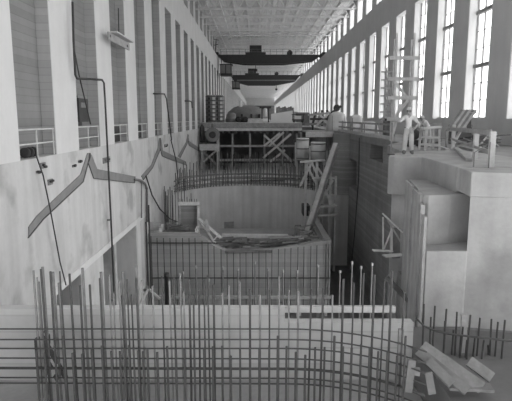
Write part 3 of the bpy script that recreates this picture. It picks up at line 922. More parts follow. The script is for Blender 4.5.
# hoist in the second bay
y1 = PIL0 + BAY
hx = empty('hoist_motor', (XL - .3, y1 - 2.3, 1.12), 'dark hoist motor box hung over the rail in the second bay', 'hoist')
q0, q1 = y1 - 3.0, y1 - 1.6
box('case', hx, 'steel', (XL - .53, q0, 1.35), (XL - .08, q1, 2.5))
box('lid', hx, 'steel_mid', (XL - .54, q0 - .05, 2.5), (XL - .1, q1 + .05, 2.62))
box('front_plate', hx, 'steel_mid', (XL - .08, q0 + .25, 2.05), (XL - .05, q1 - .3, 2.3))
box('bracket', hx, 'steel', (XL - .53, q0 + .1, 1.15), (XL - .4, q1 - .1, 1.35))
tube('hoist_cable', hx, 'steel', [(XL - .3, q0 + .3, 2.6), (XL - .35, q0 + .1, 4.2), (XL - .5, q0 + .05, 5.2)], .03, 6)
tag(tube('slack_cable', None, 'steel', [P(73.5, 17, X=XL + .34), P(73.8, 48, X=XL + .34), P(79, 75, X=XL + .1), P(85, 100, X=XL + .08), P(90.5, 124, X=XL + .08)], .035, 6), 'dark cable slanting down past the second bay', 'cable')
# clutter in the first bay
t = empty('cable_coil', (XL - .3, 20.2, 0), 'dark coil of cable on the ledge behind the first guard rail', 'coil')
for j in range(3):
    lathe('loop', t, 'steel', (XL - .3, 20.0 + j * .35, .22), [(.14, -.05), (.2, -.05), (.2, .05), (.14, .05)], 16, 'Y')

# pipes on the left wall
def wallpipe(name, pts, r, m, lab, X=None):
    w3 = [P(a, b, X=(X or XL + .22)) for a, b in pts]
    o = tag(tube(name, None, m, w3, r, 8), lab, 'pipe')
    for p in w3[1:-1]:
        if p.z < -.2 and name in ('conduit', 'drain_pipe'): box('clamp', o, 'steel_mid', (XL + .003, p.y - .06, p.z - .05), (p.x - r * .5, p.y + .06, p.z + .05))
    return o
wallpipe('conduit', [(72.5, 2), (73.5, 40), (75.3, 75), (77, 78.5), (90, 79), (102, 79.8), (104, 83), (105.6, 110), (108, 160), (111, 220), (114.5, 300), (115.4, 316)], .055, 'steel', 'long dark conduit stepping down the left wall past the second pilaster')
wallpipe('conduit', [(153.5, 93.6), (160, 93.6), (164.5, 94), (166.5, 99), (171.5, 140)], .06, 'steel', 'short dark conduit bent across the sixth pilaster')
wallpipe('conduit', [(185, 101), (189.5, 101), (191.8, 102), (192.2, 108)], .07, 'steel', 'small dark conduit elbow on a far pilaster', XL + .08)
wallpipe('cable_line', [(36, 155), (43, 175), (50, 208), (60, 262), (66, 285)], .03, 'steel', 'thin dark cable slanting down the near left wall')
wallpipe('drain_pipe', [(135, 179.5), (140, 180.3), (145, 183.5), (147, 188), (147, 222)], .09, 'rebar_pale', 'grey drain pipe bending down beside the keyway', XL + .14)
wallpipe('drain_pipe', [(141.5, 182), (141.5, 218)], .05, 'rebar_pale', 'thin grey pipe left of the bending drain pipe')
wallpipe('hose', [(146, 176), (152, 195), (160, 209), (170, 219), (178, 222)], .06, 'steel', 'black hose sagging from the wall to the form box', XL + .25)
wallpipe('cable_line', [(171, 140), (176, 160), (178.5, 184)], .05, 'steel', 'thin dark line below the far keyway')
# hanging plank scaffold
hs = empty('hanging_stage', P(118, 45, X=XL + .3), 'hanging plank stage slung from the third pilaster', 'scaffold')
bar('front_plank', hs, 'wood_mid', P(108, 35.5, X=XL + .45), P(129, 47, X=XL + .45), .08, .42)
bar('deck_plank', hs, 'wood', P(113, 31.8, X=XL + .2), P(130, 42, X=XL + .2), .5, .08)
bar('bracket', hs, 'wood_dark', P(110, 36, X=XL + .5), P(110, 36, X=XL), .1, .15)
bar('bracket', hs, 'wood_dark', P(127, 46, X=XL + .5), P(127, 46, X=XL), .1, .15)
tube('sling', hs, 'steel', [P(119, 36, X=XL + .2), P(118.6, 20, X=XL + .05), P(118.3, 8, X=XL + .05)], .03, 6)

# keyway grooves on the left lower wall: shade painted as raised dark strips
def strip(lab, polys, X=XL):
    k_ = empty('keyway', P(*polys[0][0], X=X), lab, 'keyway')
    for poly in polys:
        yz = [(P(a, b, X=X).y, P(a, b, X=X).z) for a, b in poly]
        prism('strip', k_, 'key', yz, X + .002, X + .05, axis='X')
        # shade along the groove's lower edge, painted as a dark bead
        e = poly[len(poly) // 2:]
        tube('bead', k_, 'steel', [P(a, b, X=X + .06) for a, b in e], .02, 6)
    return k_
strip('nearest bent grey keyway strip on the left wall', [
    [(28, 227), (36, 216), (80, 174.5), (87, 153), (90, 153), (88.8, 160), (83, 182), (43, 219.5), (28, 238)],
    [(88.5, 153), (91, 155), (96.5, 169), (135, 176.5), (134.5, 183), (93.5, 178.3), (88, 163)]])
strip('second bent grey keyway strip on the left wall', [
    [(141, 176), (151, 165), (157.5, 148), (159, 138), (160.5, 138), (160, 150), (152.5, 168), (143, 180)],
    [(159.5, 138), (161, 140), (162.5, 150.5), (185.5, 161.5), (186.5, 165.5), (162, 156), (160, 148)]])
strip('third bent grey keyway strip on the left wall', [
    [(178, 156), (186, 142), (187.5, 134), (188.5, 135), (187.5, 143), (180, 158)],
    [(187.5, 134), (189, 141), (198.5, 147.5), (199.5, 151.5), (189, 145.5), (187.8, 140)]])
# boxes and stains of ironwork on the wall
for i, (px, py, w, h, lab) in enumerate([(42.5, 165.5, 4, 7, 'dark bracket plate on the near left wall under the ledge'), (49.7, 182, 4, 7, 'small dark pocket box on the near left wall'),
        (106, 160, 6.5, 7.5, 'rusty ironwork plate beside the conduit'), (73, 166, 2, 3, 'tiny dark bolt plate left of the first keyway'), (79, 161.5, 2, 3, 'upper tiny dark bolt plate by the first keyway'),
        (165.8, 145.5, 3.2, 4, 'small dark plate above the second keyway'), (36.8, 172, 2, 3, 'tiny dark bolt plate at the near left edge')]):
    a = P(px - w / 2, py + h / 2, X=XL); b = P(px + w / 2, py - h / 2, X=XL)
    t = tag(box('wall_plate', None, 'steel_mid', (XL, a.y, a.z), (XL + .05, b.y, b.z)), lab, 'plate')
    for j in range(3):
        yy = a.y + (b.y - a.y) * (.25 + .25 * j); zz = a.z + (b.z - a.z) * R.uniform(.25, .75)
        rod('bolt', t, 'steel', (XL + .04, yy, zz), (XL + .14, yy, zz), .05)

# ------------------------------------------------------------------ right aisle: scaffold stairs in pit, drums
def cyl_form(px, py0, py1, Y, r, lab):
    c = P(px, py1, Y=Y)
    h = P(px, py0, Y=Y).z - c.z
    t = empty('column_form', c, lab, 'form')
    lathe('shell', t, 'conc_right', c, [(r, 0), (r, h)], 28)
    for z in (.15, h * .5, h - .25): lathe('hoop', t, 'steel_mid', c + Vector((0, 0, z)), [(r, 0), (r + .05, 0), (r + .05, .12), (r, .12)], 28)
    bar('stave', t, 'wood', c + Vector((-r - .12, -.1, -.6)), c + Vector((-r - .12, -.1, h * .8)), .18, .18)
    bar('stave', t, 'wood', c + Vector((r + .12, -.1, -.3)), c + Vector((r + .12, -.1, h * .55)), .18, .18)
    for sx, sy in ((-.7, -.6), (.7, -.6), (-.7, .6), (.7, .6)): bar('leg', t, 'wood', (c.x + sx, c.y + sy, ZRIM), (c.x + sx, c.y + sy, c.z), .16, .16)
    return t
cyl_form(302.5, 138, 160, 61.6, .72, 'left round column form on the scaffold by the right pit wall')
cyl_form(318, 142, 161, 60, .85, 'right round column form on the scaffold by the right pit wall')
ts = empty('pit_scaffold', P(315, 240, Y=50), 'tall pale timber scaffold tower with long slanting plank in the pit', 'scaffold')
zb = P(320, 242, Y=56).z
for px, y0, Y in ((306, 160, 50.9), (317, 162, 50), (331, 150, 50), (322, 176, 51), (336, 176, 50)):
    a = P(px, y0, Y=Y); bar('post', ts, 'wood', (a.x, a.y, ZPIT), a, .22, .22)
bar('long_plank', ts, 'wood', P(335.5, 143, Y=49.4), P(304, 240, Y=46.6), .5, .12)
bar('long_plank', ts, 'wood_mid', P(338, 146, Y=49.6), P(307, 241, Y=46.8), .12, .3)
for p0, y0, p1, y1 in ((300, 162, 325, 160), (313, 207, 337, 206), (312, 178, 336, 178), (318, 216, 338, 214)):
    bar('ledger', ts, 'wood', P(p0, y0, Y=49.7), P(p1, y1, Y=49.7), .5 if y0 > 200 else .25, .18)
for p0, y0, p1, y1 in ((300, 186, 312, 162), (312, 163, 322, 186), (318, 178, 333, 205), (333, 180, 319, 205), (318, 168, 326, 180), (306, 164, 317, 185)):
    bar('brace', ts, 'wood', P(p0, y0, Y=49.85), P(p1, y1, Y=49.85), .15, .2)
bar('deck', ts, 'wood_mid', P(313, 205.5, Y=50.4), P(337, 205, Y=50.4), 1.4, .1)
# rope line on the right pit wall
tag(tube('rope', None, 'steel', [P(359.5, 138, X=9.25), P(358.5, 180, X=9.25), P(354, 240, X=9.2), P(348.5, 292, X=9.2)], .04, 6), 'dark rope hanging down the right pit wall', 'rope')
# bracket stage on the pier nose
bs = empty('bracket_stage', P(396, 240, Y=19.6), 'splintered plank bracket stage on the left side of the pier', 'scaffold')
bar('plank', bs, 'wood', P(383, 214, Y=19.3), P(402, 232, Y=19.3), .25, .05)
bar('plank', bs, 'wood', P(373, 250.5, Y=19.4), P(392, 251, Y=19.6), .2, .04)
bar('plank', bs, 'wood', P(384, 256, Y=19.2), P(402, 254.5, Y=19.4), .3, .05)
bar('strut', bs, 'wood', P(383, 217, Y=19.3), P(383, 250, Y=19.3), .05, .05)
bar('strut', bs, 'wood', P(391.5, 226, Y=19.5), P(391.5, 252, Y=19.5), .08, .08)
bar('brace', bs, 'wood', P(384, 249, Y=19.4), P(393, 226, Y=19.4), .05, .05)
bar('brace', bs, 'wood_mid', P(387, 219, Y=19.35), P(402, 244, Y=19.35), .05, .06)
bar('wall_cleat', bs, 'wood_dark', P(396, 228, Y=19.75), P(396, 258, Y=19.75), .3, .1)
tag(bar('slant_beam', None, 'wood_dark', P(386, 277, Y=17.4), P(409, 301, Y=17.0), .14, .14), 'dark beam slanting down the foot of the pier', 'beam')

# ------------------------------------------------------------------ aisle furniture along the edge
eg = empty('edge_railing', (9.5, 45, 0), 'weathered timber railing along the edge of the right pit wall', 'railing')
for Y in (36.5, 42, 47.5, 53, 58.5):
    bar('post', eg, 'wood_mid', (9.5, Y, 0), (9.5, Y, 1.1), .12, .12)
for z in (.55, 1.08): bar('rail', eg, 'wood_mid', (9.5, 36, z), (9.5, 61, z), .06, .16)
bar('kick_board', eg, 'wood', (9.45, 36, .15), (9.45, 61, .15), .05, .25)
for i, Y in enumerate((38.6, 40.0)):
    t = box('dark_post', None, 'wood_dark', (9.7, Y, 0), (10.1, Y + .45, 1.45 - .1 * i))
    tag(t, ['nearer', 'farther'][i] + ' of two thick dark posts behind the edge railing', 'post')
    rod('cap', t, 'steel', (9.9, Y + .22, 1.4 - .1 * i), (9.9, Y + .22, 1.6 - .1 * i), .15)

def lattice_tower(px0, px1, Y, top, lab, m, levels, braces, depth=1.4, t=.11):
    a, b = P(px0, 130, Y=Y), P(px1, 130, Y=Y)
    zt_ = P(px0, top, Y=Y).z
    c = empty('scaffold_tower', ((a.x + b.x) / 2, Y + depth / 2, 0), lab, 'scaffold')
    for x in (a.x, b.x):
        for y in (Y, Y + depth): bar('post', c, m, (x, y, 0), (x, y, zt_ - (.3 if y > Y else 0)), t, t)
    for py in levels:
        z = P(px0, py, Y=Y).z
        for y in (Y - .08,): bar('ledger', c, m, (a.x - .45, y, z), (b.x + .45, y, z), .06, t * 1.7)
        for x in (a.x, b.x): bar('ledger', c, m, (x, Y, z), (x, Y + depth, z), .06, t * 1.5)
    for q0, r0, q1, r1 in braces: bar('brace', c, m, P(q0, r0, Y=Y - .1), P(q1, r1, Y=Y - .1), .06, t * 1.3)
    return c
lattice_tower(393, 410, 35, 33, 'tall pale timber scaffold tower before the windows', 'wood', (58, 79, 98, 119), [(394, 81, 409, 100), (394, 118, 409, 99)], .5, .14)
lattice_tower(384.5, 387.5, 42, 68, 'thin dark lattice mast left of the pale tower', 'wood_mid', (72, 80, 88, 96, 104, 112, 120), [(384.5, 72 + 8 * i, 387.5, 80 + 8 * i) for i in range(6)], .4, .07)
# extra pale leg by the tower
tag(bar('leaning_timber', None, 'wood', (P(391, 140, Y=34.4).x, 34.4, .04), P(401, 104, Y=34.4), .16, .12), 'pale timber leaning against the foot of the tower', 'timber')

# near railing at right
nr = empty('site_railing', (8.8, 22, 0), 'rough timber railing at the right behind the pier top', 'railing')
p1 = Vector((9.75, 26, 0)); p2 = Vector((7.75, 18.5, 0))
p3 = p2 + (p2 - p1) * .42
for p, h in ((p1, 1.2), (p2, 1.15), (p3, 1.15)):
    bar('post', nr, 'wood', (p.x, p.y, 0.0 if p.y > 19.7 else .1), (p.x, p.y, h), .16, .12)
bar('rail', nr, 'wood_mid', p1 + Vector((-.05, .4, 1.0)), p3 + Vector((-.05, 0, 1.12)), .05, .16)
bar('rail', nr, 'wood_mid', p1 + Vector((-.05, 0, .5)), p3 + Vector((-.05, 0, .55)), .04, .10)
# pipe stakes at the near edge of the pier
pk = empty('pipe_rail', (6.9, 14.9, TOP), 'thin steel pipe stakes on the near corner of the pier top', 'railing')
for px, y0, y1 in ((473.5, 152, 167), (488.5, 142, 168)):
    a = P(px, y1, Z=TOP); rod('stake', pk, 'steel_mid', a, (a.x, a.y, P(px, y0, Y=a.y).z), .02)
a, b = P(473.5, 153, Y=15.2), P(488.5, 144, Y=15.0)
rod('rail', pk, 'steel_mid', a, b, .012)
# long timbers lying on the aisle beside the railing
for i, (x0, y0, x1, y1, w, m, lab) in enumerate([(9.3, 24.4, 7.1, 17.4, .3, 'wood_mid', 'long grey timber lying along the railing foot'), (9.75, 28.6, 9.0, 24.6, .22, 'wood', 'long pale timber lying parallel to the railing'), (10.6, 27.5, 9.75, 21.5, .3, 'wood_mid', 'grey timber lying behind the railing')]):
    z = .12 if y1 < 19.7 else .02
    tag(bar('long_timber', None, m, (x0, y0, .16 if y1 < 19 else .06), (x1, y1, .16 if y1 < 19 else .06), w * .7, .10), lab, 'timber')

# saw bench
a = P(429, 150, Z=0)
sw = empty('saw_bench', a, 'pale timber saw bench behind the man', 'bench')
bw, bd, bh = .6, .45, 1.0
for dx in (-bw / 2, bw / 2):
    for dy in (-bd, bd): bar('leg', sw, 'wood', a + Vector((dx * 1.15, dy, 0)), a + Vector((dx, dy, bh)), .10, .08)
bar('top', sw, 'wood', a + Vector((-.42, 0, bh + .02)), a + Vector((.42, 0, bh + .12)), 1.0, .08)
for z in (.25, .62):
    for dy in (-bd, bd): bar('stretcher', sw, 'wood', a + Vector((-.34, dy - .05, z)), a + Vector((.34, dy - .05, z)), .04, .10)
# dark machine behind the man and bench
a = P(418, 147, Z=0); a.y += .6
mc = empty('compressor', a, 'dark compressor standing between the man and the saw bench', 'machinery')
box('bed', mc, 'steel', a + Vector((-.5, -.2, .1)), a + Vector((.35, .6, .35)))
lathe('tank', mc, 'steel', a + Vector((-.1, -.2, .65)), [(.1, 0), (.3, .03), (.3, .75), (.1, .8)], 18, 'Y')
box('motor', mc, 'steel_mid', a + Vector((-.3, 0, .9)), a + Vector((.1, .4, 1.15)))
for dx in (-.4, .25): box('skid', mc, 'steel', a + Vector((dx, -.2, 0)), a + Vector((dx + .1, .6, .12)))
# leaning pallet of boards
q = Vector((10.3, 27.3, 0))
pn = empty('leaning_pallet', q, 'slatted board panel leaning in front of a window pilaster', 'pallet')
pa, pb = P(447, 131, Y=27.5), P(462, 110, Y=29.0)
dirv = pb - pa
side = Vector((.92, -.1, 0))
for i in range(6):
    o = side * (i * .16)
    bar('slat', pn, 'wood_mid' if i % 2 else 'wood_dark', pa + o, pb + o, .13, .04, .3)
bar('batten', pn, 'wood', pa + dirv * .15 + Vector((-.05, .1, 0)), pa + dirv * .15 + side * .95, .06, .08)
bar('batten', pn, 'wood', pa + dirv * .85 + Vector((-.05, .1, 0)), pa + dirv * .85 + side * .95, .06, .08)
bar('prop', pn, 'wood', P(452, 147, Y=27.2), P(468, 117, Y=28.6), .12, .1)
bar('prop', pn, 'wood_dark', P(469, 116, Y=29), P(469, 143, Y=29), .2, .12)
bar('prop', pn, 'wood_mid', pa, (pa.x, pa.y, 0), .1, .1)
# crates and drums along the window wall
def crate(x, y, s, h, m, lab):
    t = empty('crate', (x, y, 0), lab, 'crate')
    box('case', t, m, (x - s / 2, y - s / 2, .05), (x + s / 2, y + s / 2, h))
    for dz in (.12, h - .1):
        box('batten', t, 'wood_mid', (x - s / 2 - .03, y - s / 2 - .04, dz - .06), (x + s / 2 + .03, y - s / 2, dz + .06))
        box('batten', t, 'wood_mid', (x - s / 2 - .04, y - s / 2 - .03, dz - .06), (x - s / 2, y + s / 2 + .03, dz + .06))
    for dx in (-s / 2.4, s / 2.4): box('skid', t, 'wood_dark', (x + dx - .06, y - s / 2, 0), (x + dx + .06, y + s / 2, .06))
    return t
crate(12.2, 31.5, 1.0, 1.15, 'wood_dark', 'dark crate beside the leaning panel')
crate(11.0, 33.0, .9, 1.2, 'wood_mid', 'grey crate under the window left of the leaning panel')
crate(12.6, 29.0, 1.0, .75, 'wood_dark', 'low dark crate at the right edge of the aisle')
tl = empty('scrap_pile', (11.0, 25.5, 0), 'tangle of scrap iron and boards behind the right railing', 'scrap')
for i in range(22):
    a = Vector((10.2 + R.uniform(0, 1.4), 24.6 + R.uniform(0, 2), R.uniform(.05, .7)))
    b = a + Vector((R.uniform(-.5, .7), R.uniform(-.8, .8), R.uniform(-.3, .35)))
    b.z = max(b.z, .05)
    bar('piece', tl, R.choice(('steel', 'wood_mid', 'wood', 'steel_mid')), a, b, .07, .06)
# tarpaulin heap, timber stack, drums in the middle of the right aisle
def tarp(px, py, Y, rx, ry, h, lab):
    c = P(px, py, Y=Y); c.z = 0
    t = empty('covered_load', c, lab, 'tarpaulin')
    n, mm = 20, 7
    vs, fs = [], []
    rr_ = random.Random(int(px))
    for j in range(mm + 1):
        q = j / mm
        for k in range(n):
            a = 2 * math.pi * k / n
            w = 1 + .08 * math.sin(a * 5 + q * 2) + rr_.uniform(-.03, .03)
            sq = max(abs(math.cos(a)), abs(math.sin(a))) ** .6
            rad = (1 - .35 * q if q < .95 else .3) * w / sq
            vs.append(c + Vector((rx * rad * math.cos(a), ry * rad * math.sin(a), h * (q ** .8))))
    for j in range(mm):
        for k in range(n): fs.append([j * n + k, j * n + (k + 1) % n, (j + 1) * n + (k + 1) % n, (j + 1) * n + k])
    fs.append([mm * n + k for k in range(n)]); fs.append(list(range(n)))
    mesh_obj('tarpaulin', t, 'cloth', vs, fs, smooth=True, loc=c)
    for dx in (-.6, .6): bar('tie', t, 'rebar', c + Vector((rx * dx, -ry * .9, h * .8)), c + Vector((rx * dx, -ry * 1.12, .05)), .05, .03)
    return t
tarp(337, 125, 66, 1.3, 1.2, 2.3, 'pale tarpaulin covered load at the far right aisle')
tarp(356, 124, 57, .9, .9, 1.9, 'smaller pale covered load beside the first')
tarp(369, 126, 51, 1.0, .8, 1.2, 'low pale covered load behind the edge railing')
jm = empty('machine_frame', P(324, 126, Y=70), 'tangled dark machine frame left of the covered loads', 'machinery')
jz = 0
for p0, y0, p1, y1, m in ((312, 126, 316, 112, 'steel'), (316, 126, 330, 112, 'wood'), (318, 112, 330, 127, 'wood'), (322, 110, 322, 126, 'steel'), (310, 119, 334, 119, 'steel'), (308, 115, 330, 113, 'wood_mid'), (330, 126, 327, 110, 'steel'), (305, 124, 335, 124, 'steel_mid')):
    bar('beam', jm, m, P(p0, y0, Y=70), P(p1, y1, Y=70), .3, .28)
for x_ in (7.4, 9.6, 10.1):
    bar('foot', jm, 'steel', (x_, 70, -.05), (x_, 70, .9), .25, .25)
lathe('gear', jm, 'steel', P(337, 108, Y=70), [(.2, 0), (.45, .05), (.45, .3), (.2, .35)], 18, 'Y')
bar('arm', jm, 'steel', P(330, 114, Y=70), P(341, 106, Y=70), .3, .3)
# site deck edge right of the far deck
ed = empty('link_walk', P(318, 128, Y=66), 'timber walkway between the far deck and the right aisle', 'deck')
for i in range(8):
    y = 63.5 + i * .9
    box('deck_plank', ed, 'wood_mid', (P(300, 130, Y=72).x, y, -.2), (9.27, y + .86, -.05))
box('edge_beam', ed, 'wood', (P(300, 130, Y=72).x, 63.3, -.75), (9.27, 63.5, -.1))
for px in (300, 312, 325): bar('post', ed, 'wood_mid', (P(px, 130, Y=68).x, 66, ZRIM), (P(px, 130, Y=68).x, 66, -.2), .25, .25)
# small worker-height pump on the walkway edge
a = P(331, 131, Y=60); a.z = 0
pu = empty('hand_pump', (10.1, 60.2, 0), 'small pale hand pump at the corner of the aisle edge', 'pump')
rod('body', pu, 'paint', (10.15, 60.2, 0), (10.15, 60.2, 1.0), .14)
bar('handle', pu, 'steel', (10.15, 60.2, .95), (9.75, 60.0, 1.2), .06, .06)
box('foot', pu, 'steel', (9.95, 60, 0), (10.35, 60.4, .08))

# far hall clutter along the right wall
for i, (x, y, s, h, m) in enumerate([(12.5, 98, 2.2, 2.0, 'wood_mid'), (9.0, 104, 2.5, 2.6, 'wood_dark'), (11.8, 118, 3, 2.4, 'wood'), (8, 125, 3, 3, 'wood_mid'), (12, 140, 3, 3, 'wood_dark')]):
    crate(x, y, s, h, m, '%s large machine crate on the far floor along the windows' % ORD[i])

# ------------------------------------------------------------------ people
def person(name, origin_, joints, edges, mats, label, s_=1.0):
    """joints: name -> (x, y, z, radius, material); edges: pairs. One continuous skinned body."""
    names = list(joints)
    idx = {n: i for i, n in enumerate(names)}
    me = bpy.data.meshes.new('body_cage')
    me.from_pydata([joints[n][:3] for n in names], [(idx[a], idx[b]) for a, b in edges], [])
    o = bpy.data.objects.new('body_cage', me)
    COL.objects.link(o)
    md = o.modifiers.new('skin', 'SKIN')
    md.use_smooth_shade = True
    sv = me.skin_vertices[0].data
    for n in names:
        r = joints[n][3]
        sv[idx[n]].radius = r if isinstance(r, tuple) else (r, r)
        sv[idx[n]].use_root = (n == 'pelvis')
    o.modifiers.new('sub', 'SUBSURF').levels = 2
    bpy.context.view_layer.update()
    ev = o.evaluated_get(bpy.context.evaluated_depsgraph_get())
    bm_ = bpy.data.meshes.new_from_object(ev)
    COL.objects.unlink(o)
    bpy.data.objects.remove(o)
    bm_.materials.clear()
    for m in mats: bm_.materials.append(M[m])
    joints = {n: tuple(c * s_ for c in v[:3]) + tuple(v[3:]) for n, v in joints.items()}
    bm_.transform(Matrix.Scale(s_, 4))
    segs = [(Vector(joints[a][:3]), Vector(joints[b][:3]), joints[b][4]) for a, b in edges]
    for p in bm_.polygons:
        c = p.center
        best, bi = 1e9, 0
        for a, b, mi in segs:
            d = b - a
            t = max(0, min(1, (c - a).dot(d) / max(d.length_squared, 1e-9)))
            e = (c - (a + d * t)).length
            if e < best: best, bi = e, mi
        p.material_index = mats.index(bi)
        p.use_smooth = True
    root = empty(name, origin_, label, 'person')
    link('body', bm_, root, Matrix.Translation(origin_))
    return root
def hand(J, E, wrist, prefix, d, side, palm, curl, mat_='skin'):
    """palm and five fingers grown from the wrist: d along the hand, side across it towards the thumb, palm normal for the curl"""
    w = Vector(J[wrist][:3])
    d, side, palm = d.normalized(), side.normalized(), palm.normalized()
    pc = w + d * .05
    J[prefix + 'palm'] = (*pc, (.030, .022), mat_); E.append((wrist, prefix + 'palm'))
    for i, (s, l) in enumerate(((.028, .075), (.010, .085), (-.009, .08), (-.027, .062))):
        k0 = pc + d * .045 + side * s
        k1 = k0 + d * l * .5 + palm * curl * .3 * l
        k2 = k1 + d * l * .35 * (1 - curl * .6) + palm * curl * .6 * l
        for j, q in enumerate((k0, k1, k2)):
            n = '%sf%d%d' % (prefix, i, j)
            J[n] = (*q, (.0095, .0095) if j < 2 else (.008, .008), mat_)
            E.append((prefix + 'palm' if j == 0 else '%sf%d%d' % (prefix, i, j - 1), n))
    t0 = w + d * .035 + side * .035
    t1 = t0 + d * .03 + side * .025 + palm * .012
    t2 = t1 + d * .03 + side * .004 + palm * curl * .02
    for j, q in enumerate((t0, t1, t2)):
        n = '%st%d' % (prefix, j)
        J[n] = (*q, (.011, .011), mat_)
        E.append((prefix + 'palm' if j == 0 else '%st%d' % (prefix, j - 1), n))
def face_parts(root, base, c, yaw=0, s=1.0, hat='hard'):
    """eyes, mouth, ears, hair and hat around head centre c (towards -Y)"""
    Rz = Matrix.Rotation(yaw, 3, 'Z')
    def q(x, y, z): return base + Vector(c) + Rz @ Vector((x, y, z))
    for sx in (-1, 1):
        lathe('eye', root, 'hair', q(sx * .033, -.088, .0), [(.003, -.006), (.012, 0), (.003, .006)], 8, 'Y')
        lathe('ear', root, 'skin', q(sx * .085, .0, -.03), [(.01, 0), (.02, .02), (.022, .045), (.01, .06)], 8)
    bar('mouth', root, 'hair', q(-.022, -.088, -.062), q(.022, -.088, -.062), .008, .006)
    lathe('hair', root, 'hair', q(0, .035, -.03), [(.078, 0), (.086, .04), (.086, .09), (.06, .13), (.01, .14)], 18)
    h = lathe('hat', root, 'hat', q(0, .0, .045), [(.155, 0), (.155, .012), (.112, .02), (.108, .06), (.085, .10), (.04, .118), (.005, .12)], 22)
    return h
base = Vector((P(407.5, 154.5, Z=TOP).x, P(407.5, 154.5, Z=TOP).y, TOP))
S, T, K, B = 'shirt', 'trousers', 'skin', 'boot'
J = {
 'pelvis': (0, 0, .96, (.15, .11), T), 'waist': (-.01, 0, 1.08, (.145, .105), S), 'chest': (-.015, 0, 1.28, (.17, .12), S),
 'upper': (-.015, .01, 1.41, (.12, .09), S), 'neck': (-.015, 0, 1.50, .055, K), 'jaw': (-.015, -.015, 1.56, (.068, .078), K),
 'head': (-.015, 0, 1.64, (.082, .095), K), 'crown': (-.015, .005, 1.71, (.06, .065), K), 'nose': (-.015, -.105, 1.61, .014, K),
 'shR': (-.19, .01, 1.40, .075, S), 'elR': (-.36, -.03, 1.235, .055, S), 'wrR': (-.53, -.08, 1.29, .036, K),
 'shL': (.17, .01, 1.40, .075, S), 'elL': (.38, .06, 1.19, .055, S), 'foL': (.33, .0, 1.09, .046, K), 'wrL': (.22, -.07, 1.01, .036, K),
 'hipR': (-.09, 0, .90, .125, T), 'knR': (-.12, -.02, .50, .10, T), 'anR': (-.14, .02, .10, .085, T), 'toeR': (-.17, -.14, .045, .045, B), 'heelR': (-.15, .05, .05, .045, B),
 'hipL': (.09, 0, .90, .125, T), 'knL': (.12, -.02, .50, .10, T), 'anL': (.14, .02, .10, .085, T), 'toeL': (.17, -.14, .045, .045, B), 'heelL': (.14, .05, .05, .045, B)}
E = [('pelvis', 'waist'), ('waist', 'chest'), ('chest', 'upper'), ('upper', 'neck'), ('neck', 'jaw'), ('jaw', 'head'), ('head', 'crown'), ('head', 'nose'),
     ('upper', 'shR'), ('shR', 'elR'), ('elR', 'wrR'), ('upper', 'shL'), ('shL', 'elL'), ('elL', 'foL'), ('foL', 'wrL'),
     ('pelvis', 'hipR'), ('hipR', 'knR'), ('knR', 'anR'), ('anR', 'toeR'), ('anR', 'heelR'), ('pelvis', 'hipL'), ('hipL', 'knL'), ('knL', 'anL'), ('anL', 'toeL'), ('anL', 'heelL')]
hand(J, E, 'wrR', 'hr', Vector((-1, -.2, -.1)), Vector((0, -1, .2)), Vector((0, 0, -1)), .6)
hand(J, E, 'wrL', 'hl', Vector((-.6, -.3, -.7)), Vector((-.4, -.2, .9)), Vector((-.4, .9, 0)), .4)
man = person('person', base, J, E, [T, S, K, B], 'man in white shirt, pale trousers and hat with one hand on hip on the pier', 1.04)
face_parts(man, base, (-.0155, 0, 1.70))
lathe('belt', man, 'boot', base + Vector((0, 0, 1.045)), [(.165, 0), (.168, .01), (.168, .04), (.165, .05)], 22).scale = (1, .78, 1)
# post the man's hand rests on
tp = base + Vector((-.68, -.02, 0))
pst = empty('hand_post', (tp.x, base.y + .05, TOP), 'slim dark post under the man\'s outstretched hand', 'post')
bar('shaft', pst, 'steel_mid', (tp.x, base.y - .08, TOP), (tp.x, base.y - .08, TOP + 1.24), .05, .05)
box('foot', pst, 'steel', (tp.x - .12, base.y - .2, TOP), (tp.x + .12, base.y + .04, TOP + .03))

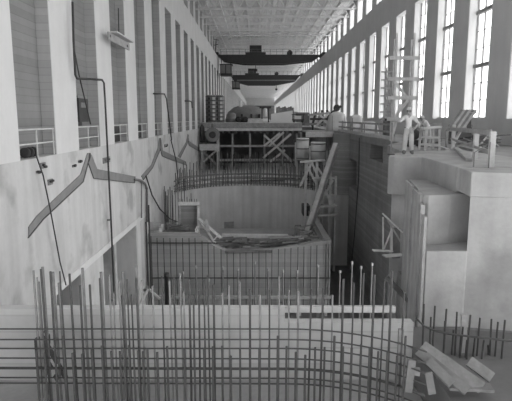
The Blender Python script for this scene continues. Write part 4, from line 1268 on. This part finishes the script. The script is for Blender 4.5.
# second man bending over the work behind the saw bench
b2 = P(424, 147.5, Z=0)
J = {
 'pelvis': (.12, .05, .90, (.14, .12), T), 'waist': (.07, -.02, 1.02, (.14, .11), S), 'chest': (-.04, -.10, 1.13, (.16, .12), S),
 'upper': (-.14, -.17, 1.20, (.11, .09), S), 'neck': (-.20, -.22, 1.25, .055, K), 'jaw': (-.235, -.26, 1.275, (.07, .075), K),
 'head': (-.25, -.26, 1.34, (.082, .09), K), 'crown': (-.25, -.25, 1.40, (.06, .065), K), 'nose': (-.25, -.36, 1.32, .014, K),
 'shR': (-.25, -.05, 1.17, .07, S), 'elR': (-.36, -.12, .95, .052, S), 'wrR': (-.34, -.30, .86, .036, K),
 'shL': (.0, -.26, 1.15, .07, S), 'elL': (.03, -.38, .93, .052, S), 'wrL': (-.12, -.45, .86, .036, K),
 'hipR': (.03, .08, .86, .10, T), 'knR': (.0, .0, .48, .075, T), 'anR': (.02, .10, .10, .06, T), 'toeR': (-.06, -.04, .045, .045, B), 'heelR': (.03, .14, .05, .045, B),
 'hipL': (.21, .02, .86, .10, T), 'knL': (.22, -.08, .48, .075, T), 'anL': (.24, .03, .10, .06, T), 'toeL': (.19, -.12, .045, .045, B), 'heelL': (.25, .07, .05, .045, B)}
E = [('pelvis', 'waist'), ('waist', 'chest'), ('chest', 'upper'), ('upper', 'neck'), ('neck', 'jaw'), ('jaw', 'head'), ('head', 'crown'), ('head', 'nose'),
     ('upper', 'shR'), ('shR', 'elR'), ('elR', 'wrR'), ('upper', 'shL'), ('shL', 'elL'), ('elL', 'wrL'),
     ('pelvis', 'hipR'), ('hipR', 'knR'), ('knR', 'anR'), ('anR', 'toeR'), ('anR', 'heelR'), ('pelvis', 'hipL'), ('hipL', 'knL'), ('knL', 'anL'), ('anL', 'toeL'), ('anL', 'heelL')]
hand(J, E, 'wrR', 'hr', Vector((.1, -1, -.2)), Vector((1, .1, 0)), Vector((0, 0, -1)), .5)
hand(J, E, 'wrL', 'hl', Vector((-.6, -.6, -.2)), Vector((-.5, .5, .2)), Vector((0, 0, -1)), .5)
m2 = person('person', b2, J, E, [T, S, K, B], 'man in pale shirt bending forward behind the saw bench', 1.13)
face_parts(m2, b2, (-.283, -.294, 1.51))
